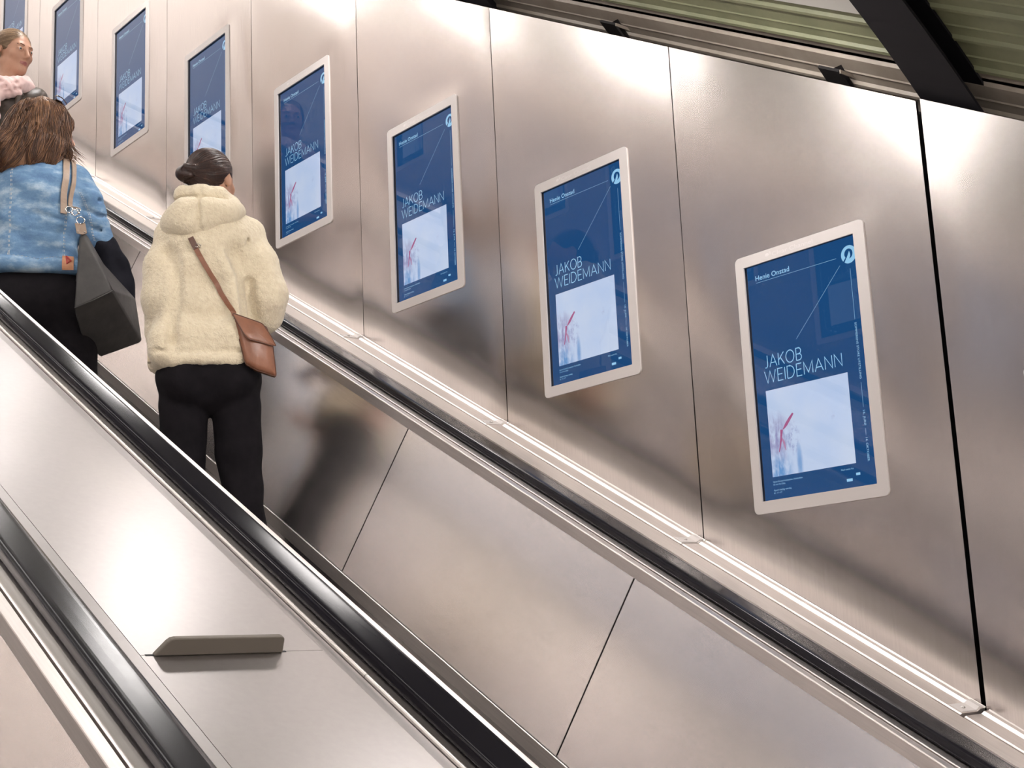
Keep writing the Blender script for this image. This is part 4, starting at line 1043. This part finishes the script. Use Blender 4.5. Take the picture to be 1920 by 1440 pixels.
seamline(f2, [(.150, -.08, .80), (.185, -.075, .72), (.205, -.06, .60)]); seamline(f2, [(-.15, -.14, .484), (0, -.15, .484), (.12, -.14, .484)], gap=.0)
figmb('stitching', f2, M['stitch'], womanB, B)
strap_on(fd, [(.106, -.15, .508), (.106, -.16, .445)], .044, .003, B, M['patch'], 'leather_patch', womanB, .003, 8)
mb = MB(); pr_ = np.array([(.100, -.15, .490), (.106, -.15, .482), (.116, -.15, .476), (.104, -.15, .470)])
for _ in range(4): pr_ = pr_-(fd.sample(pr_)-.009)[:, None]*fd.grad(pr_)
mb.tube([tuple(p) for p in pr_], .004, 6, closed=True); figmb('patch_print', mb, M['patch_red'], womanB, B)
# hair
f = Field((-.30, -.24, .80), (.24, .22, 1.26), .0058)
f.ell(T((0, -.018, .046)), (.086, .104, .092), rot=R, k=.01)
f.ell((-.012, .0, 1.115), (.118, .115, .100), k=.03)
f.ell((-.040, -.015, 1.01), (.130, .110, .12), k=.06); f.box((-.070, -.03, .955), (.125, .095, .07), .05, k=.06, rot=rot(0, -12, 0)); f.ell((.030, -.02, .995), (.070, .08, .065), k=.05)
f.ell(T((0, .120, -.050)), (.080, .070, .090), rot=R, mode='-', k=.010)
f.warp(lambda X, Y, Z: .0035*np.sin(75*X+40*Y+6*np.sin(9*Z))+.003*np.sin(130*Y-50*X+5*np.sin(12*Z)))
V, F = f.mesh(1); hb = skin_mesh('hair', V, F, M['hair_brown'], womanB, None, B)
crown = np.array([-.015, .0, 1.215])
S = on_surface(f, (-.22, -.2, .93), (.16, .16, 1.235), 2600, lambda p: (p[:, 2] > .96))
def flow(p, i):
    d = p-crown; d[:, 2] = 0; d = d*3.0; d[:, 2] = -.35-1.5*np.clip(1.2-p[:, 2], 0, .5); d[:, 0] -= .12*(p[:, 2] < 1.05); return d
P = trace(f, S, flow, 12, .018, .0022, .05)
mask = P[:, :, 2] < .90; P = P+np.cumsum(RNG.normal(0, .0010, P.shape), axis=1)
Vs, Fs = tubes(P, .0012); skin_mesh('hair_strands', Vs, Fs, M['hair_brown'], hb, None, B)
S = np.stack([RNG.uniform(.06, .12, 60), RNG.uniform(-.08, .0, 60), RNG.uniform(1.0, 1.06, 60)], -1)
t = np.linspace(0, 1, 10)[None, :, None]; E_ = S+np.stack([RNG.uniform(.0, .05, 60), RNG.uniform(-.02, .01, 60), RNG.uniform(-.10, -.06, 60)], -1)
P = S[:, None]*(1-t)+E_[:, None]*t; P[..., 0] += .02*(t[..., 0]**2)-.01*np.sin(3*t[..., 0]); Vs, Fs = tubes(P, .0010); skin_mesh('hair_strands', Vs, Fs, M['hair_brown'], hb, None, B)
# sunglasses on the hair
sg_ = thing('sunglasses', tuple(B.w([.06, .03, 1.20])[0]), 'brown sunglasses pushed up on the brown hair', 'sunglasses')
mb = MB(); mb.tube([(.052, .000, 1.214), (.056, .012, 1.217), (.058, .024, 1.214)], .0022, 8); figmb('bridge', mb, M['tortoise'], sg_, B, smooth=True)
for y0 in (-.028, .052):
    mb = MB(); c0 = np.array([.060, y0, 1.207]); ring = [tuple(c0+np.array([.013*math.cos(a), .026*math.sin(a), -.006*math.cos(a)-.006*abs(math.sin(a))**2])) for a in np.linspace(0, 2*math.pi, 20, endpoint=False)]
    mb.tube(ring, .0022, 6, closed=True); rm = figmb('rim', mb, M['tortoise'], sg_, B, smooth=True)
    mb = MB(); mb.add(ring+[tuple(c0+np.array([0, 0, .002]))], [(i, (i+1) % 20, 20) for i in range(20)]); figmb('lens', mb, M['dark_lens'], rm, B, smooth=True)
mb = MB(); mb.tube([(.052, -.062, 1.204), (.046, -.066, 1.212), (.050, -.070, 1.216), (.058, -.071, 1.212)], .0026, 8); figmb('hinge', mb, M['chrome'], sg_, B, smooth=True)
mb = MB(); mb.tube([(.056, -.071, 1.214), (.072, -.072, 1.206), (.086, -.070, 1.192), (.092, -.066, 1.180)], [.0026, .0022, .0020, .0016], 8); figmb('temple', mb, M['tortoise'], sg_, B, smooth=True)
mb = MB(); mb.tube([(.050, .080, 1.200), (.072, .088, 1.190), (.088, .088, 1.172)], [.0026, .0022, .0018], 8); figmb('temple', mb, M['tortoise'], sg_, B, smooth=True)
# black coat over the arm
f = Field((.10, -.20, .34), (.46, .40, .74), .0066)
f.chain([(.205, .02, .63), (.25, .03, .60), (.285, .05, .53), (.31, .06, .45), (.315, .07, .38)], [.05, .062, .066, .070, .062], k=.02)
f.chain([(.24, .09, .60), (.30, .12, .52), (.33, .12, .42)], [.05, .055, .05], k=.02); f.chain([(.20, .14, .60), (.24, .16, .48), (.25, .15, .39)], [.05, .055, .05], k=.02)
f.warp(lambda X, Y, Z: .006*np.sin(60*X+22*Z)*np.sin(45*Y+10*Z)+.004*np.sin(48*Z+30*X))
f.cut(lambda X, Y, Z: .355-Z)
V, F = f.mesh(1); ct = skin_mesh('coat', V, F, M['navy_cloth'], None, None, B); tag(ct, 'black coat folded over the forearm behind the grey shoulder bag', 'coat')
# grey shoulder bag
gb = thing('shoulder_bag', tuple(B.w([.25, -.08, .13])[0]), 'large slack grey shoulder bag with a taupe strap and silver rings', 'bag')
Tp = (.150, -.190, .600); Lp = (.132, -.235, .270); Cp = (.275, -.245, .345); Rp = (.378, -.02, .375); R2 = (.410, .05, .210); Bp = (.245, .02, .135); Bl = (.170, -.08, .185)
Up = (.185, -.03, .56); Vp = (.20, .05, .52)
Bb = (.16, .10, .25)
mb = MB(); pts = [Tp, Lp, Cp, Rp, R2, Bp, Bl, Vp, Bb, (.172, -.175, .598), (.128, -.13, .40), (.245, -.09, .50)]
V_ = pts; Fc = [(0, 1, 2), (0, 2, 9), (9, 2, 11), (11, 2, 3), (9, 11, 7), (11, 3, 7), (2, 4, 3), (1, 6, 2), (6, 5, 2), (5, 4, 2), (3, 4, 8), (3, 8, 7), (4, 5, 8), (5, 6, 8), (6, 1, 8), (1, 10, 8), (10, 7, 8), (0, 10, 1), (0, 9, 10), (9, 7, 10)]
mb.add(V_, Fc); bb = figmb('pouch', mb, M['grey_bag'], gb, B, smooth=True)
m = bb.modifiers.new('bevel', 'BEVEL'); m.width = .008; m.segments = 3; m.limit_method = 'ANGLE'; m.angle_limit = math.radians(25)
m = bb.modifiers.new('auto', 'EDGE_SPLIT'); m.split_angle = math.radians(38)
mb = MB(); mb.tube([Lp, tuple(.5*(np.array(Lp)+np.array(Cp))+np.array([0, -.003, -.004])), Cp], .0028, 6); figmb('piping', mb, M['grey_bag'], gb, B, smooth=True)
mb = MB(); mb.prism([(.128, -.196, .628), (.168, -.190, .632), (.176, -.186, .592), (.158, -.194, .582), (.136, -.198, .586)], (0, -.006, 0)); tb = figmb('tab', mb, M['bag_strap'], gb, B, bevel=.0015)
for x in (.141, .165): mb = MB(); mb.ball((x, -.202, .592), .0032, 8); figmb('rivet', mb, M['chrome'], tb, B, smooth=True)
def ringm(c, r, tilt, w=.0022): return [tuple(np.array(c)+np.array([r*math.cos(a), r*math.sin(a)*math.sin(tilt), r*math.sin(a)*math.cos(tilt)])) for a in np.linspace(0, 2*math.pi, 24, endpoint=False)]
for c, r_, tl in (((.150, -.196, .642), .016, .2), ((.128, -.190, .676), .012, -.2), ((.106, -.180, .690), .013, .1), ((.142, -.186, .690), .008, .5)):
    mb = MB(); mb.tube(ringm(c, r_, tl), .0022, 8, closed=True); figmb('ring', mb, M['chrome'], gb, B, smooth=True)
for c in ((.118, -.197, .668), (.143, -.195, .672)): mb = MB(); mb.ball(c, .0055, 12); figmb('bead', mb, M['chrome'], gb, B, smooth=True)
strap_on(fd, [(.085, .0, .955), (.092, -.05, .945), (.094, -.105, .89), (.096, -.145, .80), (.102, -.165, .695)], .026, .004, B, M['bag_strap'], 'strap', gb, .004, 26)
strap_on(fd, [(.110, .02, .945), (.118, -.05, .935), (.124, -.095, .88), (.130, -.135, .78), (.140, -.165, .70)], .018, .006, B, M['bag_strap'], 'strap', gb, .006, 26)

# ---- woman with the pink scarf ------------------------------------------------------
Cc = Fig(-3.903, -.80, 159.95); ZC = zN(-4.0, -1.66)+.006
f = Field((-.34, -.34, ZC-.01), (.34, .30, 2.11), .0060)
T, R = head(f, (.010, -.005, 1.966), 180-40, -8, 1.06)
# body turned towards the camera side
f.chain([(-.01, .02, 1.76), (-.005, .01, 1.84), (.0, .0, 1.90)], [.056, .05, .05], k=.03)
f.chain([(-.17, .05, 1.715), (-.02, .01, 1.75), (.12, -.02, 1.715)], [.045, .06, .045], k=.05)
f.ell((-.03, .01, 1.58), (.15, .09, .17), k=.05); f.ell((-.03, .01, 1.38), (.14, .09, .13), k=.05); f.ell((-.03, .01, 1.22), (.16, .11, .13), k=.05)
f.chain([(-.19, .05, 1.70), (-.24, .03, 1.45), (-.20, -.13, 1.33), (-.17, -.17, 1.33)], [.042, .036, .028, .025], k=.03); hand(f, (-.17, -.17, 1.33), (.6, -.6, 0), (0, .3, -1), 1, .9, .5)
f.chain([(.13, -.02, 1.70), (.15, .0, 1.45), (.12, -.15, 1.33), (.09, -.19, 1.33)], [.042, .036, .028, .025], k=.03); hand(f, (.09, -.19, 1.33), (-.6, -.6, 0), (0, .3, -1), -1, .9, .5)
for sx in (-.12, .07):
    f.chain([(sx, .01, 1.20), (sx, .0, .82), (sx, .01, ZC+.09)], [.082, .054, .040], k=.03); f.chain([(sx, .02, ZC+.045), (sx, -.12, ZC+.030)], [.036, .026], k=.03)
V, F = f.mesh(1)
womanC = skin_mesh('person', V, F, [M['skin2'], M['lips']], None, lips_index(V, F, T, R, 1.06), Cc)  # shade on this face is put into the darker skin colour
tag(womanC, 'person in dark brown leather jacket and pink scarf, facing down the escalator', 'person', 'people riding the escalator')
eyes(womanC, Cc, T, R, 1.06, M['iris'])
for sg in (-1, 1):
    mb = MB(); mb.tube([tuple(T((sg*.014, .0885, .0225))), tuple(T((sg*.030, .0860, .0275))), tuple(T((sg*.047, .074, .0235)))], [.0022, .0028, .0014], 6); figmb('eyebrow', mb, M['hair_brown'], womanC, Cc, smooth=True)
f = Field((-.12, -.14, 1.84), (.14, .16, 2.12), .005)
f.ell(T((0, -.020, .038)), (.084, .099, .087), rot=R, k=.01); f.ell(T((0, -.03, 0)), (.085, .081, .077), rot=R, k=.03)
f.ell(T((0, .088, -.040)), (.086, .078, .104), rot=R, mode='-', k=.01)
for sg in (-1, 1): f.ell(T((sg*.084, .006, -.032)), (.026, .038, .042), rot=R, mode='-', k=.01)
f.chain([T((0, -.10, .01)), T((0, -.13, -.03)), T((0, -.12, -.12))], [.024, .028, .016], k=.02)
V, F = f.mesh(1); hc = skin_mesh('hair', V, F, M['hair_fair'], womanC, None, Cc)
bc = T((0, -.10, .0)); S = on_surface(f, (-.1, -.12, 1.95), (.13, .12, 2.1), 900, lambda p: ((p-T((0, 0, 0)))@R)[:, 1] > -.06)
P = trace(f, S, lambda p, i: bc-p, 9, .011, .0012, .0008); Vs, Fs = tubes(P, .0010); skin_mesh('hair_strands', Vs, Fs, M['hair_fair'], hc, None, Cc)
f = Field((-.34, -.30, 1.10), (.30, .26, 1.86), .0068)
f.box((-.025, .015, 1.60), (.175, .11, .16), .08, k=.02); f.box((-.03, .01, 1.36), (.165, .115, .17), .08, k=.05); f.box((-.03, .01, 1.20), (.18, .13, .06), .04, k=.03)
f.chain([(-.17, .05, 1.73), (-.02, .02, 1.765), (.122, -.01, 1.740)], [.055, .065, .050], k=.04)
f.chain([(-.18, .05, 1.70), (-.23, .03, 1.47), (-.19, -.12, 1.34)], [.062, .060, .048], k=.02)
f.chain([(.116, -.01, 1.725), (.124, -.005, 1.58), (.135, .0, 1.46), (.11, -.13, 1.34)], [.056, .062, .060, .048], k=.02)
groove(f, [(.06, -.10, 1.77), (.075, -.09, 1.68), (.080, -.10, 1.58)], .005, .012); groove(f, [(.0, -.12, 1.72), (.0, -.13, 1.30)], .004, .010)
f.chain([(.035, -.09, 1.76), (.045, -.115, 1.70), (.02, -.125, 1.62)], [.012, .016, .010], k=.006)
f.warp(lambda X, Y, Z: .004*np.sin(45*Z+25*X)*np.sin(24*X+14*Y)); f.cut(lambda X, Y, Z: 1.14-Z)
V, F = f.mesh(1); skin_mesh('leather_jacket', V, F, M['leather_jacket'], womanC, None, Cc)
f = Field((-.26, -.20, ZC), (.22, .26, 1.26), .0085)
f.ell((-.03, .01, 1.20), (.175, .13, .13), k=.03)
for sx in (-.12, .07): f.chain([(sx, .01, 1.16), (sx, .0, .82), (sx, .01, ZC+.06)], [.096, .070, .062], k=.012)
f.cut(lambda X, Y, Z: ZC+.045-Z); V, F = f.mesh(1); skin_mesh('trousers', V, F, M['black_cloth'], womanC, None, Cc)
for xa in (-.12, .07):
    f = Field((xa-.08, -.22, ZC-.02), (xa+.08, .12, ZC+.12), .006)
    f.chain([(xa, .05, ZC+.045), (xa, -.05, ZC+.040), (xa, -.14, ZC+.028)], [.042, .042, .028], k=.03); f.cut(lambda X, Y, Z: ZC-Z)
    V, F = f.mesh(1); skin_mesh('shoe', V, F, M['shoe'], womanC, None, Cc)
f = Field((-.20, -.26, 1.36), (.18, .20, 1.88), .0048)
for r0, z0, rr, ph in ((.068, 1.806, .024, .2), (.082, 1.775, .034, 1.4)):
    lp = [(r0*math.cos(a), -.005+r0*1.02*math.sin(a), z0+.014*math.cos(a+ph)-.030*max(0, -math.sin(a))) for a in np.linspace(0, 2*math.pi, 18)]
    f.chain(lp, [rr]*18, k=.02)
f.chain([(.080, -.03, 1.800), (.040, -.095, 1.765), (-.01, -.125, 1.722), (-.05, -.125, 1.690)], [.020, .034, .040, .030], k=.02)
f.chain([(-.085, -.03, 1.800), (-.055, -.090, 1.770), (-.01, -.118, 1.735), (.035, -.118, 1.708)], [.020, .030, .036, .024], k=.012)
f.chain([(-.06, -.125, 1.70), (-.075, -.150, 1.64), (-.072, -.155, 1.56), (-.080, -.145, 1.46)], [.030, .027, .025, .022], k=.02)
fold(f, [(.075, -.07, 1.800), (.02, -.145, 1.750), (-.05, -.165, 1.700)], .008, .012); fold(f, [(.085, -.06, 1.775), (.03, -.14, 1.722), (-.02, -.16, 1.690)], .007, .010)
fold(f, [(-.08, -.07, 1.790), (-.035, -.14, 1.752), (.03, -.145, 1.712)], .008, .012); fold(f, [(-.06, -.11, 1.735), (-.02, -.155, 1.712)], .008, .010)
fold(f, [(-.070, -.165, 1.66), (-.068, -.175, 1.58), (-.076, -.165, 1.48)], .007, .012)
f.warp(lambda X, Y, Z: .0016*np.sin(120*Z+100*X+4*np.sin(30*X))+.0012*np.sin(150*X-110*Z))
V, F = f.mesh(1); skin_mesh('scarf', V, F, M['scarf'], womanC, None, Cc)
